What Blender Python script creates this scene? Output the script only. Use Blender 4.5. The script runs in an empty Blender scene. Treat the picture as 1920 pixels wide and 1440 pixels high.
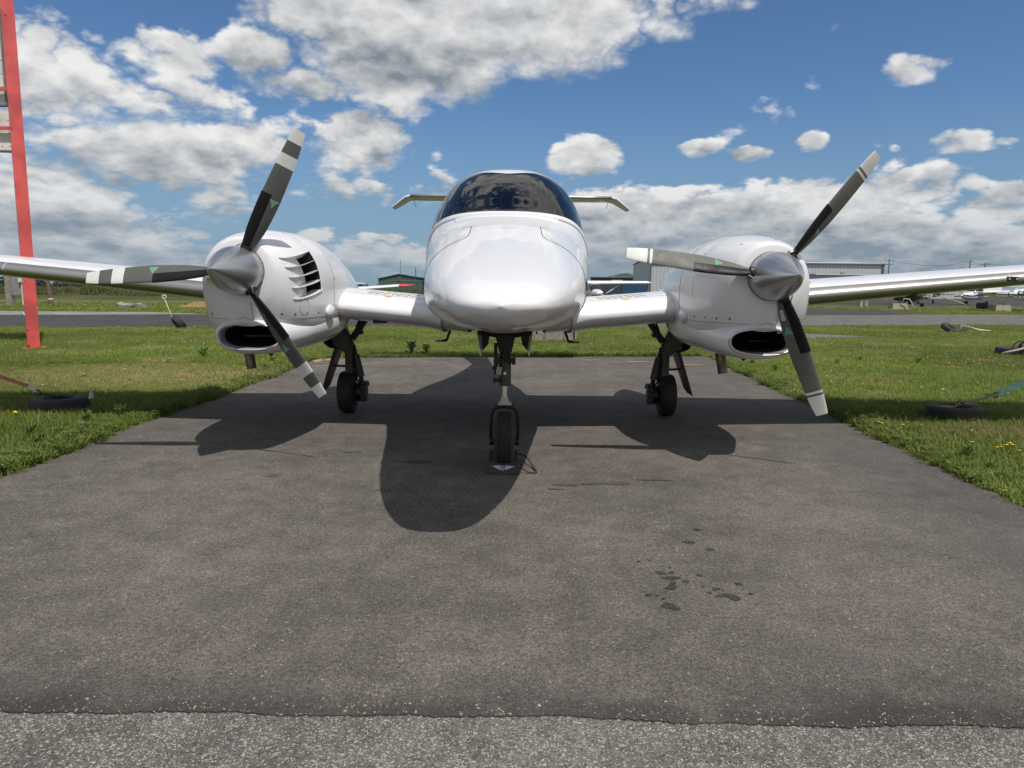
import bpy, bmesh, math, random
import numpy as np
from mathutils import Matrix, Vector
random.seed(7); np.random.seed(7)
R = math.radians
scene = bpy.context.scene
COL = scene.collection
# ------------------------------------------------------------------ camera
CAM_H = 1.13; PITCH = R(7.6); ROLL = R(0.6)
cam_data = bpy.data.cameras.new('camera')
cam_data.sensor_width = 36.0; cam_data.lens = 36.0*1331/1920
cam_data.clip_start = 0.05; cam_data.clip_end = 6000
cam = bpy.data.objects.new('camera', cam_data); COL.objects.link(cam)
f_ = Vector((0, math.cos(PITCH), -math.sin(PITCH))); u_ = Vector((0, math.sin(PITCH), math.cos(PITCH))); r_ = Vector((1, 0, 0))
rr = r_*math.cos(ROLL) + u_*math.sin(ROLL); uu = -r_*math.sin(ROLL) + u_*math.cos(ROLL)
m = Matrix((rr, uu, -f_)).transposed().to_4x4(); m.translation = (0, 0, CAM_H)
cam.matrix_world = m
scene.camera = cam
# ------------------------------------------------------------------ light and exposure
SUN = Vector((0.30, -0.47, 1.0)).normalized()
SUN_EL = math.asin(SUN.z); SUN_AZ = math.atan2(SUN.x, SUN.y)
SKY_STRENGTH = 0.08; SUN_POWER = 5.0
sl = bpy.data.lights.new('sun', 'SUN'); sl.energy = SUN_POWER; sl.angle = R(0.53); sl.color = (1.0, 0.955, 0.89)
so = bpy.data.objects.new('sun', sl); COL.objects.link(so)
so.rotation_euler = SUN.to_track_quat('Z', 'Y').to_euler(); so.location = (30, -60, 120)
scene.view_settings.view_transform = 'Standard'; scene.view_settings.look = 'None'
scene.view_settings.exposure = -0.2; scene.view_settings.gamma = 1.0
scene.view_settings.use_curve_mapping = False
scene.render.engine = 'CYCLES'
scene.cycles.max_bounces = 8; scene.cycles.transparent_max_bounces = 12
scene.cycles.use_denoising = True
# ------------------------------------------------------------------ node helper
class NT:
    def __init__(s, tree):
        s.t = tree; s.n = tree.nodes; s.l = tree.links
    def node(s, typ, **kw):
        n = s.n.new(typ)
        for k, v in kw.items(): setattr(n, k, v)
        return n
    def put(s, sock, v):
        if isinstance(v, bpy.types.NodeSocket): s.l.new(v, sock)
        elif v is not None: sock.default_value = v
    def math(s, op, a, b=None, c=None, clamp=False):
        n = s.node('ShaderNodeMath', operation=op); n.use_clamp = clamp
        s.put(n.inputs[0], a); s.put(n.inputs[1], b); s.put(n.inputs[2], c)
        return n.outputs[0]
    def vmath(s, op, a, b=None, scale=None):
        n = s.node('ShaderNodeVectorMath', operation=op)
        s.put(n.inputs[0], a); s.put(n.inputs[1], b)
        if scale is not None: s.put(n.inputs['Scale'], scale)
        return n.outputs['Value'] if op in ('LENGTH', 'DOT_PRODUCT', 'DISTANCE') else n.outputs[0]
    def ramp(s, v, a, b, lo=0.0, hi=1.0, smooth=True):
        n = s.node('ShaderNodeMapRange'); n.interpolation_type = 'SMOOTHSTEP' if smooth else 'LINEAR'
        s.put(n.inputs['Value'], v)
        for k, x in zip(('From Min', 'From Max', 'To Min', 'To Max'), (a, b, lo, hi)): s.put(n.inputs[k], x)
        return n.outputs['Result']
    def noise(s, vec, scale, detail=4, rough=0.55, dist=0.0, lac=2.0):
        n = s.node('ShaderNodeTexNoise')
        s.put(n.inputs['Vector'], vec); n.inputs['Scale'].default_value = scale; n.inputs['Detail'].default_value = detail
        n.inputs['Roughness'].default_value = rough; n.inputs['Distortion'].default_value = dist; n.inputs['Lacunarity'].default_value = lac
        return n.outputs[0]
    def voronoi(s, vec, scale, feature='F1'):
        n = s.node('ShaderNodeTexVoronoi', feature=feature); s.put(n.inputs['Vector'], vec); n.inputs['Scale'].default_value = scale
        return n
    def mix(s, f, a, b, blend='MIX'):
        n = s.node('ShaderNodeMix', data_type='RGBA', blend_type=blend)
        s.put(n.inputs[0], f)
        for k, v in ((6, a), (7, b)):
            if isinstance(v, (tuple, list)) and len(v) == 3: v = (*v, 1)
            s.put(n.inputs[k], v)
        return n.outputs[2]
    def comb(s, x, y, z):
        n = s.node('ShaderNodeCombineXYZ')
        for i, v in enumerate((x, y, z)): s.put(n.inputs[i], v)
        return n.outputs[0]
    def sep(s, v):
        n = s.node('ShaderNodeSeparateXYZ'); s.put(n.inputs[0], v); return n.outputs
# ------------------------------------------------------------------ the sky
def px_dir(x, y):          # direction of a point of the photographed sky
    a = (x-960)/1331; b = (y-720)/1331
    d = f_ + rr*a - uu*b
    d.normalize()
    return math.atan2(d.x, d.y), math.asin(d.z)
world = bpy.data.worlds.new('World'); scene.world = world; world.use_nodes = True
w = NT(world.node_tree); w.n.clear()
out = w.node('ShaderNodeOutputWorld'); bg = w.node('ShaderNodeBackground'); w.l.new(bg.outputs[0], out.inputs[0])
sky = w.node('ShaderNodeTexSky', sky_type='NISHITA'); sky.sun_disc = False
sky.sun_elevation = SUN_EL; sky.sun_rotation = SUN_AZ; sky.altitude = 60; sky.air_density = 1.0; sky.dust_density = 0.6; sky.ozone_density = 2.5
tc = w.node('ShaderNodeTexCoord'); D = tc.outputs['Generated']
dx, dy, dz = w.sep(D)
zc = w.math('MAXIMUM', dz, 0.0)
az = w.math('ARCTAN2', dx, dy); el = w.math('ARCSINE', zc)
AE = w.comb(az, el, 0.0)
def cloud_coords(dele):
    e = w.math('ADD', zc, dele)
    hl = w.math('MAXIMUM', w.math('SQRT', w.math('ADD', w.math('MULTIPLY', dx, dx), w.math('MULTIPLY', dy, dy))), 0.02)
    k = w.math('DIVIDE', w.math('POWER', w.math('ADD', e, 0.10), -0.42), hl)
    # heading scaled up towards the horizon: the puffs crowd together and flatten with distance
    return w.comb(w.math('MULTIPLY', dx, k), w.math('MULTIPLY', dy, k), w.math('MULTIPLY', e, 1.9))
def fbm(dele):
    P = cloud_coords(dele)
    n = w.noise(P, 2.6, 8, 0.57, 0.1)
    b = w.noise(P, 8.0, 4, 0.52)
    # billows: round bulges with creases between them
    return w.math('ADD', w.math('MULTIPLY', n, .72), w.math('MULTIPLY', w.math('ABSOLUTE', w.math('SUBTRACT', b, 0.5)), 0.95)), n
BL = [  # x, y, rx, ry of each cloud in the photographed view, strength
 (880, 35, 420, 105, 1.15), (760, 125, 190, 80, 1.1), (1060, 95, 150, 65, .8), (560, 165, 150, 42, .9), (1330, 5, 120, 40, .7), (640, 40, 90, 80, .6),
 (95, 130, 190, 150, 1.05), (300, 95, 150, 58, .95), (480, 100, 95, 52, .9), (140, 215, 170, 60, .7), (420, 200, 120, 40, .7),
 (290, 290, 280, 85, .95), (120, 340, 210, 90, .95), (480, 270, 130, 70, .85), (668, 268, 105, 78, 1.1), (560, 330, 150, 60, .7), (660, 362, 110, 40, .95), (740, 250, 40, 50, .5),
 (300, 185, 210, 70, .72), (560, 250, 130, 60, .7), (170, 420, 260, 60, .8), (400, 380, 120, 60, .7), (790, 370, 70, 38, .75), (830, 345, 40, 25, .6), (150, 480, 320, 38, .8), (720, 470, 150, 40, .62), (600, 440, 90, 22, .5),
 (1107, 290, 76, 44, 1.15), (1306, 277, 46, 20, .85), (1402, 290, 50, 19, .8), (1524, 266, 34, 24, .85), (1722, 126, 66, 32, .75), (1796, 264, 74, 30, .82), (1888, 262, 28, 10, .6), (1680, 278, 16, 10, .5),
 (1250, 395, 230, 52, 1.0), (1530, 395, 230, 75, 1.05), (1590, 338, 60, 28, .7), (1730, 350, 150, 55, .95), (1880, 380, 120, 55, .95), (1400, 440, 420, 50, .95), (1700, 455, 330, 60, .95), (1050, 400, 110, 40, .8), (1200, 490, 260, 34, .7), (1560, 500, 400, 34, .7)]
cov = None; vsum = None; gsum = None
for (x, y, rx, ry, amp) in BL:
    a0, e0 = px_dir(x, y); a1, _ = px_dir(x+rx*.5, y); a2, _ = px_dir(x-rx*.5, y); _, e1 = px_dir(x, y-ry*.5); _, e2 = px_dir(x, y+ry*.5)
    sa, se = abs(a1-a2), abs(e1-e2)
    qv = w.vmath('MULTIPLY', w.vmath('SUBTRACT', AE, (a0, e0, 0)), (1/sa, 1/se, 0)); q = w.vmath('LENGTH', qv)
    g = w.ramp(q, 0.30, 1.60, amp*1.2, 0.0)
    hgt = w.math('MULTIPLY', w.sep(qv)[1], g)
    vsum = hgt if vsum is None else w.math('ADD', vsum, hgt); gsum = g if gsum is None else w.math('ADD', gsum, g)
    cov = g if cov is None else w.math('SMOOTH_MAX', cov, g, 0.25)
# beyond the photographed part the same broken cumulus goes on
aaz = w.math('ABSOLUTE', az)
beyond = w.math('MAXIMUM', w.ramp(aaz, R(37), R(47)), w.ramp(el, R(27), R(36)))
cov = w.math('ADD', cov, w.math('MULTIPLY', beyond, w.ramp(w.noise(cloud_coords(0.0), 0.8, 2, .5), .30, .50, 0.30, 1.0)))
low = w.ramp(el, R(7), R(1), 0.0, 0.42)
cov = w.math('ADD', cov, low)
F0, N0 = fbm(0.0); F1, N1 = fbm(0.020)
top = w.math('DIVIDE', vsum, w.math('ADD', gsum, 0.15))          # +1 near a cloud's top, -1 at its base
D0 = w.math('ADD', w.math('SUBTRACT', cov, 0.57), w.math('MULTIPLY', w.math('SUBTRACT', F0, 0.425), 3.0))
topc = w.math('MINIMUM', w.math('MAXIMUM', top, -.9), .9)
alpha = w.ramp(D0, -0.02, w.ramp(topc, -.7, .5, .70, .30))
thick = w.ramp(D0, 0.1, 1.2, 0.0, 1.0, False)
# sunlit upper edges, greyer towards the flat base and where the cloud is deep
lit = w.math('ADD', w.math('MULTIPLY', w.math('SUBTRACT', F0, F1), 2.1), w.math('MULTIPLY', w.math('SUBTRACT', N0, N1), 2.0))
lit = w.math('ADD', lit, w.math('MULTIPLY', topc, 0.34))
lit = w.math('ADD', w.math('SUBTRACT', 0.72, w.math('MULTIPLY', thick, 0.36)), lit)
lit = w.ramp(lit, 0.05, 1.0, 0.0, 1.0, False)
ccol = w.mix(lit, (0.255, 0.295, 0.345), (1.0, 0.99, 0.97))
haze_f = w.ramp(el, R(10), R(0), 0.0, 0.60)
ccol = w.mix(haze_f, ccol, (0.30, 0.38, 0.46))
skyc = w.mix(1.0, sky.outputs[0], (0.84, 1.12, 1.36), 'MULTIPLY')
skyc = w.vmath('SCALE', skyc, None, SKY_STRENGTH)
skyc = w.mix(w.ramp(el, R(16), R(0), 0.0, 0.75), skyc, (0.25, 0.37, 0.51))
col = w.mix(w.math('MULTIPLY', alpha, w.ramp(el, R(0), R(5), .75, .97)), skyc, ccol)
w.l.new(w.vmath('SCALE', col, None, 1/SKY_STRENGTH), bg.inputs['Color']); bg.inputs['Strength'].default_value = SKY_STRENGTH
# ------------------------------------------------------------------ materials
def material(name):
    mt = bpy.data.materials.new(name); mt.use_nodes = True
    t = NT(mt.node_tree); b = t.n['Principled BSDF']
    return mt, t, b
def bump(t, b, h, strength=0.3, dist=0.01):
    n = t.node('ShaderNodeBump'); n.inputs['Strength'].default_value = strength; n.inputs['Distance'].default_value = dist
    t.put(n.inputs['Height'], h); t.l.new(n.outputs[0], b.inputs['Normal'])
def wpos(t): return t.node('ShaderNodeNewGeometry').outputs['Position']
def simple(name, color, rough=0.5, metal=0.0, coat=0.0, var=0.12, vscale=6.0, bmp=0.0, bscale=60, spec=None):
    mt, t, b = material(name)
    P = wpos(t)
    nz = t.noise(P, vscale, 5, .6)
    k = t.ramp(nz, .3, .7, 1-var, 1+var*.6)
    t.l.new(t.vmath('SCALE', (*color,), None, k), b.inputs['Base Color'])
    b.inputs['Metallic'].default_value = metal; b.inputs['Coat Weight'].default_value = coat; b.inputs['Coat Roughness'].default_value = 0.04
    t.put(b.inputs['Roughness'], t.ramp(t.noise(P, vscale*2.3, 4, .6), .3, .7, max(rough-(.03 if metal else .07), .02), min(rough+(.03 if metal else .09), 1)))
    if spec is not None: b.inputs['Specular IOR Level'].default_value = spec
    if bmp: bump(t, b, t.noise(P, bscale, 4, .6), bmp, .005)
    return mt
def white_paint():
    mt, t, b = material('white_gelcoat')
    P = wpos(t)
    d = t.ramp(t.noise(P, 5, 6, .65), .52, .75)
    sm = t.ramp(t.noise(t.vmath('MULTIPLY', P, (1, .25, 1)), 22, 5, .7), .55, .85)
    c = t.mix(t.math('MULTIPLY', d, .16), (.655, .655, .67), (.48, .46, .42))
    c = t.mix(t.math('MULTIPLY', sm, .12), c, (.50, .48, .44))
    t.l.new(c, b.inputs['Base Color']); b.inputs['Roughness'].default_value = .40; b.inputs['Specular IOR Level'].default_value = .35
    b.inputs['Coat Weight'].default_value = .60; t.put(b.inputs['Coat Roughness'], t.ramp(t.noise(P, 9, 4, .6), .35, .7, .03, .10))
    bump(t, b, t.noise(P, 3.0, 3, .5), .04, .02)
    return mt
M = {}
M['white'] = white_paint()
M['black'] = simple('black_rubber_boot', (.006, .006, .008), .5, spec=.25)
M['cavity'] = simple('dark_cavity', (.006, .006, .006), .9)
M['tyre'] = simple('tyre_rubber', (.016, .016, .017), .75, bmp=.2)
M['oldtyre'] = simple('sun_bleached_rubber', (.040, .040, .042), .85, var=.25, bmp=.3)
M['gear'] = simple('gear_grey_paint', (.055, .055, .045), .5, var=.25)
M['gear_dark'] = simple('gear_dark_metal', (.018, .018, .018), .45, .3, var=.3)
M['chrome'] = simple('chrome', (.75, .78, .82), .08, 1, var=.05)
M['metal'] = simple('brushed_titanium', (.47, .45, .42), .38, 1, var=.05, vscale=1.2)
M['lipmetal'] = simple('satin_lip_paint', (.50, .50, .50), .30, .35, coat=.3)
M['exhaust'] = simple('burnt_steel', (.16, .13, .11), .38, .9, var=.4, vscale=18)
M['blade'] = simple('blade_grey_paint', (.112, .115, .102), .55, var=.08, spec=.3)
M['blade2'] = simple('blade_dark_grey_paint', (.082, .086, .080), .5, var=.08, spec=.35)
M['bladewhite'] = simple('blade_white_paint', (.54, .56, .53), .5, var=.06, spec=.3)
M['green'] = simple('emblem_green', (.015, .27, .10), .5)
M['cream'] = simple('sticker_cream', (.72, .62, .36), .5)
M['orange'] = simple('sticker_orange', (.45, .12, .03), .5)
M['stripe'] = simple('walkway_grey', (.40, .41, .37), .8, bmp=.3, bscale=300)
M['seam'] = simple('seam_dark', (.03, .03, .03), .7)
M['seamgrey'] = simple('seal_grey', (.26, .26, .25), .6)
M['cockpit'] = simple('cockpit_dark', (.055, .055, .057), .8)
M['seat'] = simple('seat_leather', (.24, .22, .20), .6)
M['chock'] = simple('chock_rubber', (.022, .026, .032), .6, bmp=.2, bscale=200)
M['emblem'] = simple('emblem_silver', (.50, .51, .52), .5, var=.5, vscale=160)
M['label'] = simple('label_beige', (.42, .36, .28), .5)
def spinner_mat():
    mt, t, b = material('polished_aluminium')
    tcx = t.node('ShaderNodeTexCoord'); x, y, z = t.sep(tcx.outputs['Object'])
    n = t.noise(wpos(t), 4.0, 3, .6)
    b.inputs['Base Color'].default_value = (.52, .53, .54, 1); b.inputs['Metallic'].default_value = .92
    t.put(b.inputs['Roughness'], t.ramp(n, .3, .7, .30, .36))
    return mt
M['spinner'] = spinner_mat()
def glass_mat():
    mt, t, b = material('tinted_canopy')
    t.n.remove(b); o = t.n['Material Output']
    tr = t.node('ShaderNodeBsdfTransparent'); tr.inputs[0].default_value = (.74, .76, .76, 1)
    gl = t.node('ShaderNodeBsdfGlossy'); gl.inputs['Roughness'].default_value = .015; gl.inputs[0].default_value = (.86, .85, .83, 1)
    fr = t.node('ShaderNodeFresnel'); fr.inputs[0].default_value = 1.55
    mx = t.node('ShaderNodeMixShader'); t.l.new(t.math('ADD', t.math('MULTIPLY', fr.outputs[0], .85), .015, None, True), mx.inputs[0])
    t.l.new(tr.outputs[0], mx.inputs[1]); t.l.new(gl.outputs[0], mx.inputs[2]); t.l.new(mx.outputs[0], o.inputs[0])
    return mt
M['glass'] = glass_mat()
def asphalt(name, base, stone, stone_amt, scale, streak=0.3, tint=(1, .925, .85), patch=.25, rough=.9, tar=False, fine_c=(.50, 1.45)):
    mt, t, b = material(name); P = wpos(t)
    wrp = t.vmath('ADD', P, t.vmath('SCALE', t.node('ShaderNodeTexNoise').outputs[1], None, 0.0)) if False else P
    v = t.voronoi(P, scale); rnd = t.sep(v.outputs['Color'])
    v2 = t.voronoi(P, scale*.43); rn2 = t.sep(v2.outputs['Color'])
    big = t.noise(P, .9, 6, .62); mid = t.noise(P, 6, 5, .65); fin = t.noise(P, 55, 3, .7)
    sx = t.noise(t.vmath('MULTIPLY', P, (3.2, .42, 1)), 1.0, 6, .72)
    worn = t.math('MULTIPLY', t.ramp(sx, .53, .72), t.ramp(mid, .42, .60))
    amt = t.math('ADD', t.math('MULTIPLY', t.ramp(mid, .3, .7, .5, 1.5), stone_amt), t.math('MULTIPLY', worn, streak))
    thr = t.math('SUBTRACT', 1.0, amt)
    isst = t.math('MULTIPLY', t.math('GREATER_THAN', rnd[0], thr), t.ramp(v.outputs['Distance'], .70, .30))
    is2 = t.math('MULTIPLY', t.math('GREATER_THAN', rn2[0], t.math('SUBTRACT', 1.0, t.math('MULTIPLY', amt, .55))), t.ramp(v2.outputs['Distance'], .62, .34))
    k = t.math('MULTIPLY', t.ramp(big, .3, .72, 1-patch, 1+patch*.7), t.ramp(mid, .25, .75, .80, 1.17))
    k = t.math('MULTIPLY', k, t.ramp(fin, .3, .7, .78, 1.22))
    fine = t.ramp(rnd[1], 0, 1, fine_c[0], fine_c[1], False)
    c = t.vmath('SCALE', tuple(base*x for x in tint), None, t.math('MULTIPLY', k, fine))
    st = t.mix(rnd[1], (stone, stone*.97, stone*.92), (stone*.92, stone*.80, stone*.66))
    st = t.vmath('SCALE', st, None, t.ramp(rnd[2], 0, 1, .30, 1.15, False))
    c = t.mix(isst, c, st)
    c = t.mix(is2, c, t.vmath('SCALE', st, None, t.ramp(rn2[2], 0, 1, .4, 1.2, False)))
    if tar:        # tar-rich lower edge of the newer layer, darker in places, and a few darker repairs
        y = t.sep(P)[1]; x = t.sep(P)[0]
        wob = t.math('ADD', y, t.math('MULTIPLY', t.math('SUBTRACT', t.noise(t.vmath('MULTIPLY', P, (1, 1, 0)), 2.2, 5, .65), .5), .34))
        e = t.math('MULTIPLY', t.ramp(wob, 2.02, 1.72), t.ramp(t.noise(t.vmath('MULTIPLY', P, (1, .3, 0)), 2.4, 4, .6), .36, .56, .15, .85))
        e2 = t.math('MULTIPLY', t.ramp(wob, 1.86, 1.775), t.ramp(t.noise(t.vmath('MULTIPLY', P, (1, .2, 0)), 5, 4, .6), .35, .5))
        c = t.mix(t.math('MULTIPLY', e, .80), c, (.030, .030, .029)); c = t.mix(t.math('MULTIPLY', e2, .5), c, (.028, .027, .025))
        dk = t.ramp(t.noise(P, 1.5, 5, .6), .56, .72)
        c = t.mix(t.math('MULTIPLY', dk, .45), c, (.042, .042, .042))
        rt = t.math('MULTIPLY', t.ramp(x, 1.6, 2.6), .30)
        c = t.mix(rt, c, (.062, .062, .062))
    t.l.new(c, b.inputs['Base Color']); b.inputs['Roughness'].default_value = rough; b.inputs['Specular IOR Level'].default_value = .25
    h = t.math('ADD', t.math('MULTIPLY', v.outputs['Distance'], -.7), t.math('MULTIPLY', mid, .5))
    bump(t, b, h, .6, .004)
    return mt
M['asphalt'] = asphalt('pad_asphalt', .113, .31, .04, 270, .55, (1, .888, .785), tar=True, fine_c=(.50, 1.45))
M['oldasphalt'] = asphalt('old_aggregate_asphalt', .112, .36, .36, 230, .1, (1, .93, .85), fine_c=(.60, 1.4))
M['road'] = asphalt('taxiway_asphalt', .052, .12, .02, 60, .05, (1, .98, .98))
M['roadgrey'] = asphalt('weathered_asphalt', .125, .24, .05, 50, .1, (1, .96, .92))
M['concrete'] = asphalt('pale_concrete', .22, .3, .03, 40, .1, (1, .97, .9))
M['stain'] = asphalt('oil_soaked_asphalt', .044, .10, .02, 170, .05)
M['faintstain'] = asphalt('faint_oil_asphalt', .074, .18, .03, 170, .1)
def grass_ground():
    mt, t, b = material('field_ground'); P = wpos(t)
    n1 = t.noise(P, .35, 6, .6); n2 = t.noise(P, 3.0, 6, .65); n3 = t.noise(t.vmath('MULTIPLY', P, (1, .3, 1)), 14, 5, .7)
    c = t.mix(t.ramp(n1, .38, .66), (.080, .108, .022), (.135, .135, .042))
    c = t.mix(t.ramp(n2, .45, .75, 0, .6), c, (.155, .14, .062))
    c = t.vmath('SCALE', c, None, t.ramp(n3, .25, .75, .50, 1.35))
    # far rough field beyond the second strip: browner
    y = t.sep(P)[1]; x = t.sep(P)[0]
    far = t.ramp(t.math('SUBTRACT', y, t.math('MULTIPLY', x, .3)), 58, 66)
    c = t.mix(t.math('MULTIPLY', far, .75), c, t.mix(t.ramp(t.noise(t.vmath('MULTIPLY', P, (1, .35, 1)), .12, 6, .7), .38, .64), (.028, .038, .013), (.085, .070, .036)))
    t.l.new(c, b.inputs['Base Color']); b.inputs['Roughness'].default_value = .95; b.inputs['Specular IOR Level'].default_value = .1
    bump(t, b, n3, .6, .05)
    return mt
M['field'] = grass_ground()
def blade_mat(name, a, bcol, dry, dryamt):
    mt, t, b = material(name); P = wpos(t)
    oi = t.node('ShaderNodeObjectInfo').outputs['Random']
    x, y, z = t.sep(P)
    c = t.mix(oi, a, bcol)
    n1 = t.noise(P, .8, 5, .65); n2 = t.noise(P, .28, 3, .6)
    d = t.math('MULTIPLY', t.ramp(n1, .48, .70), dryamt)
    # a parched patch in front of the red pole
    pq = t.vmath('LENGTH', t.vmath('MULTIPLY', t.vmath('SUBTRACT', P, (-5.0, 9.0, 0)), (1/2.6, 1/1.5, 0)))
    d = t.math('MAXIMUM', d, t.math('MULTIPLY', t.ramp(pq, 1.15, .35), t.ramp(n1, .30, .55, .3, .85)))
    c = t.mix(d, c, dry)
    c = t.vmath('SCALE', c, None, t.ramp(n2, .3, .7, .78, 1.2))
    t.l.new(c, b.inputs['Base Color']); b.inputs['Roughness'].default_value = .55; b.inputs['Specular IOR Level'].default_value = .25
    o = t.n['Material Output']
    tl = t.node('ShaderNodeBsdfTranslucent'); t.l.new(t.vmath('SCALE', c, None, 1.3), tl.inputs[0])
    mx = t.node('ShaderNodeMixShader'); mx.inputs[0].default_value = .28
    t.l.new(b.outputs[0], mx.inputs[1]); t.l.new(tl.outputs[0], mx.inputs[2]); t.l.new(mx.outputs[0], o.inputs[0])
    return mt
M['blade_grass'] = blade_mat('grass_blades', (.112, .170, .022), (.205, .245, .055), (.34, .28, .13), .8)
M['leaf'] = blade_mat('weed_leaves', (.105, .160, .034), (.175, .225, .056), (.14, .17, .06), .3)
M['yellow'] = simple('petal_yellow', (.72, .50, .01), .6)
M['clover'] = simple('clover_white', (.46, .45, .36), .7)
M['stalk'] = simple('stalk_green', (.06, .12, .03), .6)
# ------------------------------------------------------------------ mesh helpers
def link(name, me, mt=None, parent=None, smooth=True):
    if mt is not None and not me.materials: me.materials.append(mt)
    if smooth and len(me.polygons): me.polygons.foreach_set('use_smooth', [True]*len(me.polygons))
    o = bpy.data.objects.new(name, me); COL.objects.link(o)
    if parent is not None: o.parent = parent
    return o
def tag(o, label=None, cat=None, group=None, kind=None):
    if label: o['label'] = label
    if cat: o['category'] = cat
    if group: o['group'] = group
    if kind: o['kind'] = kind
    return o
def empty(name, loc, label, cat, group=None, rz=0.0):
    o = bpy.data.objects.new(name, None); COL.objects.link(o); o.location = loc; o.rotation_euler = (0, 0, rz); o.empty_display_size = .2
    return tag(o, label, cat, group)
class MB:
    """collects shapes for one mesh"""
    def __init__(s, off=(0, 0, 0)): s.v = []; s.f = []; s.sm = []; s.off = np.array(off, float)
    def add(s, V, F, smooth=False):
        n = len(s.v); s.v += [tuple(np.array(p, float)-s.off) for p in V]; s.f += [tuple(i+n for i in f) for f in F]; s.sm += [smooth]*len(F); return s
    def box(s, c, d, rz=0.0, rx=0.0, ry=0.0):
        mt = Matrix.Translation(c) @ Matrix.Rotation(rz, 4, 'Z') @ Matrix.Rotation(ry, 4, 'Y') @ Matrix.Rotation(rx, 4, 'X')
        V = [mt @ Vector((x*d[0]/2, y*d[1]/2, z*d[2]/2)) for x in (-1, 1) for y in (-1, 1) for z in (-1, 1)]
        return s.add(V, [(0, 1, 3, 2), (4, 6, 7, 5), (0, 4, 5, 1), (2, 3, 7, 6), (0, 2, 6, 4), (1, 5, 7, 3)])
    def cyl(s, a, b, r1, r2=None, n=14, caps=True):
        r2 = r1 if r2 is None else r2
        a, b = Vector(a), Vector(b); q = (b-a).to_track_quat('Z', 'Y'); V = []
        for p, r in ((a, r1), (b, r2)):
            for k in range(n): V.append(p + q @ Vector((r*math.cos(2*math.pi*k/n), r*math.sin(2*math.pi*k/n), 0)))
        s.add(V, [(k, (k+1) % n, n+(k+1) % n, n+k) for k in range(n)], True)
        if caps: s.add(V, [tuple(range(n-1, -1, -1)), tuple(range(n, 2*n))])
        return s
    def tube(s, pts, r, n=8, closed=False):
        P = [Vector(p) for p in pts]; V = []; up = None
        for i, p in enumerate(P):
            t_ = (P[min(i+1, len(P)-1)]-P[max(i-1, 0)])
            if closed: t_ = P[(i+1) % len(P)]-P[i-1]
            t_.normalize()
            if up is None: up = Vector((0, 0, 1)) if abs(t_.z) < .9 else Vector((1, 0, 0))
            sd = t_.cross(up).normalized(); up = sd.cross(t_).normalized()
            ri = r[i] if isinstance(r, (list, tuple)) else r
            for k in range(n):
                a = 2*math.pi*k/n; V.append(p + sd*ri*math.cos(a) + up*ri*math.sin(a))
        m_ = len(P); F = []
        for i in range(m_ if closed else m_-1):
            j = (i+1) % m_
            for k in range(n): F.append((i*n+k, i*n+(k+1) % n, j*n+(k+1) % n, j*n+k))
        if not closed: F += [tuple(range(n-1, -1, -1)), tuple((m_-1)*n+k for k in range(n))]
        return s.add(V, F, True)
    def prism(s, poly, y0, y1, axis='y'):
        n = len(poly)
        P = (lambda a, b, c: (a, c, b)) if axis == 'y' else ((lambda a, b, c: (c, a, b)) if axis == 'x' else (lambda a, b, c: (a, b, c)))
        V = [P(a, b, y0) for a, b in poly]+[P(a, b, y1) for a, b in poly]
        return s.add(V, [tuple(range(n)), tuple(range(2*n-1, n-1, -1))]+[(k, k+n, (k+1) % n+n, (k+1) % n) for k in range(n)])
    def lathe(s, prof, c, axis='y', n=32):
        """prof: (radius, along)"""
        V = []
        for r, a in prof:
            for k in range(n):
                q = 2*math.pi*k/n; u, v = r*math.cos(q), r*math.sin(q)
                p = {'y': (u, a, v), 'x': (a, u, v), 'z': (u, v, a)}[axis]
                V.append((p[0]+c[0], p[1]+c[1], p[2]+c[2]))
        F = [(i*n+k, i*n+(k+1) % n, (i+1)*n+(k+1) % n, (i+1)*n+k) for i in range(len(prof)-1) for k in range(n)]
        return s.add(V, F, True)
    def grid(s, P, closed_u=False, smooth=True, skip=None):
        A, B = P.shape[:2]; V = P.reshape(-1, 3); F = []
        for i in range(A-1):
            for j in range(B if closed_u else B-1):
                if skip is not None and skip[i, j]: continue
                k = (j+1) % B
                F.append((i*B+j, i*B+k, (i+1)*B+k, (i+1)*B+j))
        return s.add(V, F, smooth)
    def build(s, name, mt, parent=None, fix=True, weld=False):
        me = bpy.data.meshes.new(name); me.from_pydata(s.v, [], s.f)
        me.polygons.foreach_set('use_smooth', s.sm)
        if fix or weld:
            b = bmesh.new(); b.from_mesh(me)
            if weld: bmesh.ops.remove_doubles(b, verts=b.verts, dist=1e-5)
            bmesh.ops.delete(b, geom=[v for v in b.verts if not v.link_faces], context='VERTS')
            if fix: bmesh.ops.recalc_face_normals(b, faces=b.faces)
            b.to_mesh(me); b.free()
        return link(name, me, mt, parent, smooth=False)
def pchip(xs, ys):
    xs = np.array(xs, float); ys = np.array(ys, float); h = np.diff(xs); d = np.diff(ys)/h; mm = np.zeros(len(xs))
    for i in range(1, len(xs)-1):
        if d[i-1]*d[i] > 0:
            w1 = 2*h[i]+h[i-1]; w2 = h[i]+2*h[i-1]; mm[i] = (w1+w2)/(w1/d[i-1]+w2/d[i])
    mm[0] = d[0]; mm[-1] = d[-1]
    def f(x):
        x = np.clip(np.asarray(x, float), xs[0], xs[-1]); i = np.clip(np.searchsorted(xs, x)-1, 0, len(xs)-2)
        t = (x-xs[i])/h[i]
        return ys[i]*(1+2*t)*(1-t)**2+mm[i]*h[i]*t*(1-t)**2+ys[i+1]*t*t*(3-2*t)+mm[i+1]*h[i]*t*t*(t-1)
    return f
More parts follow.
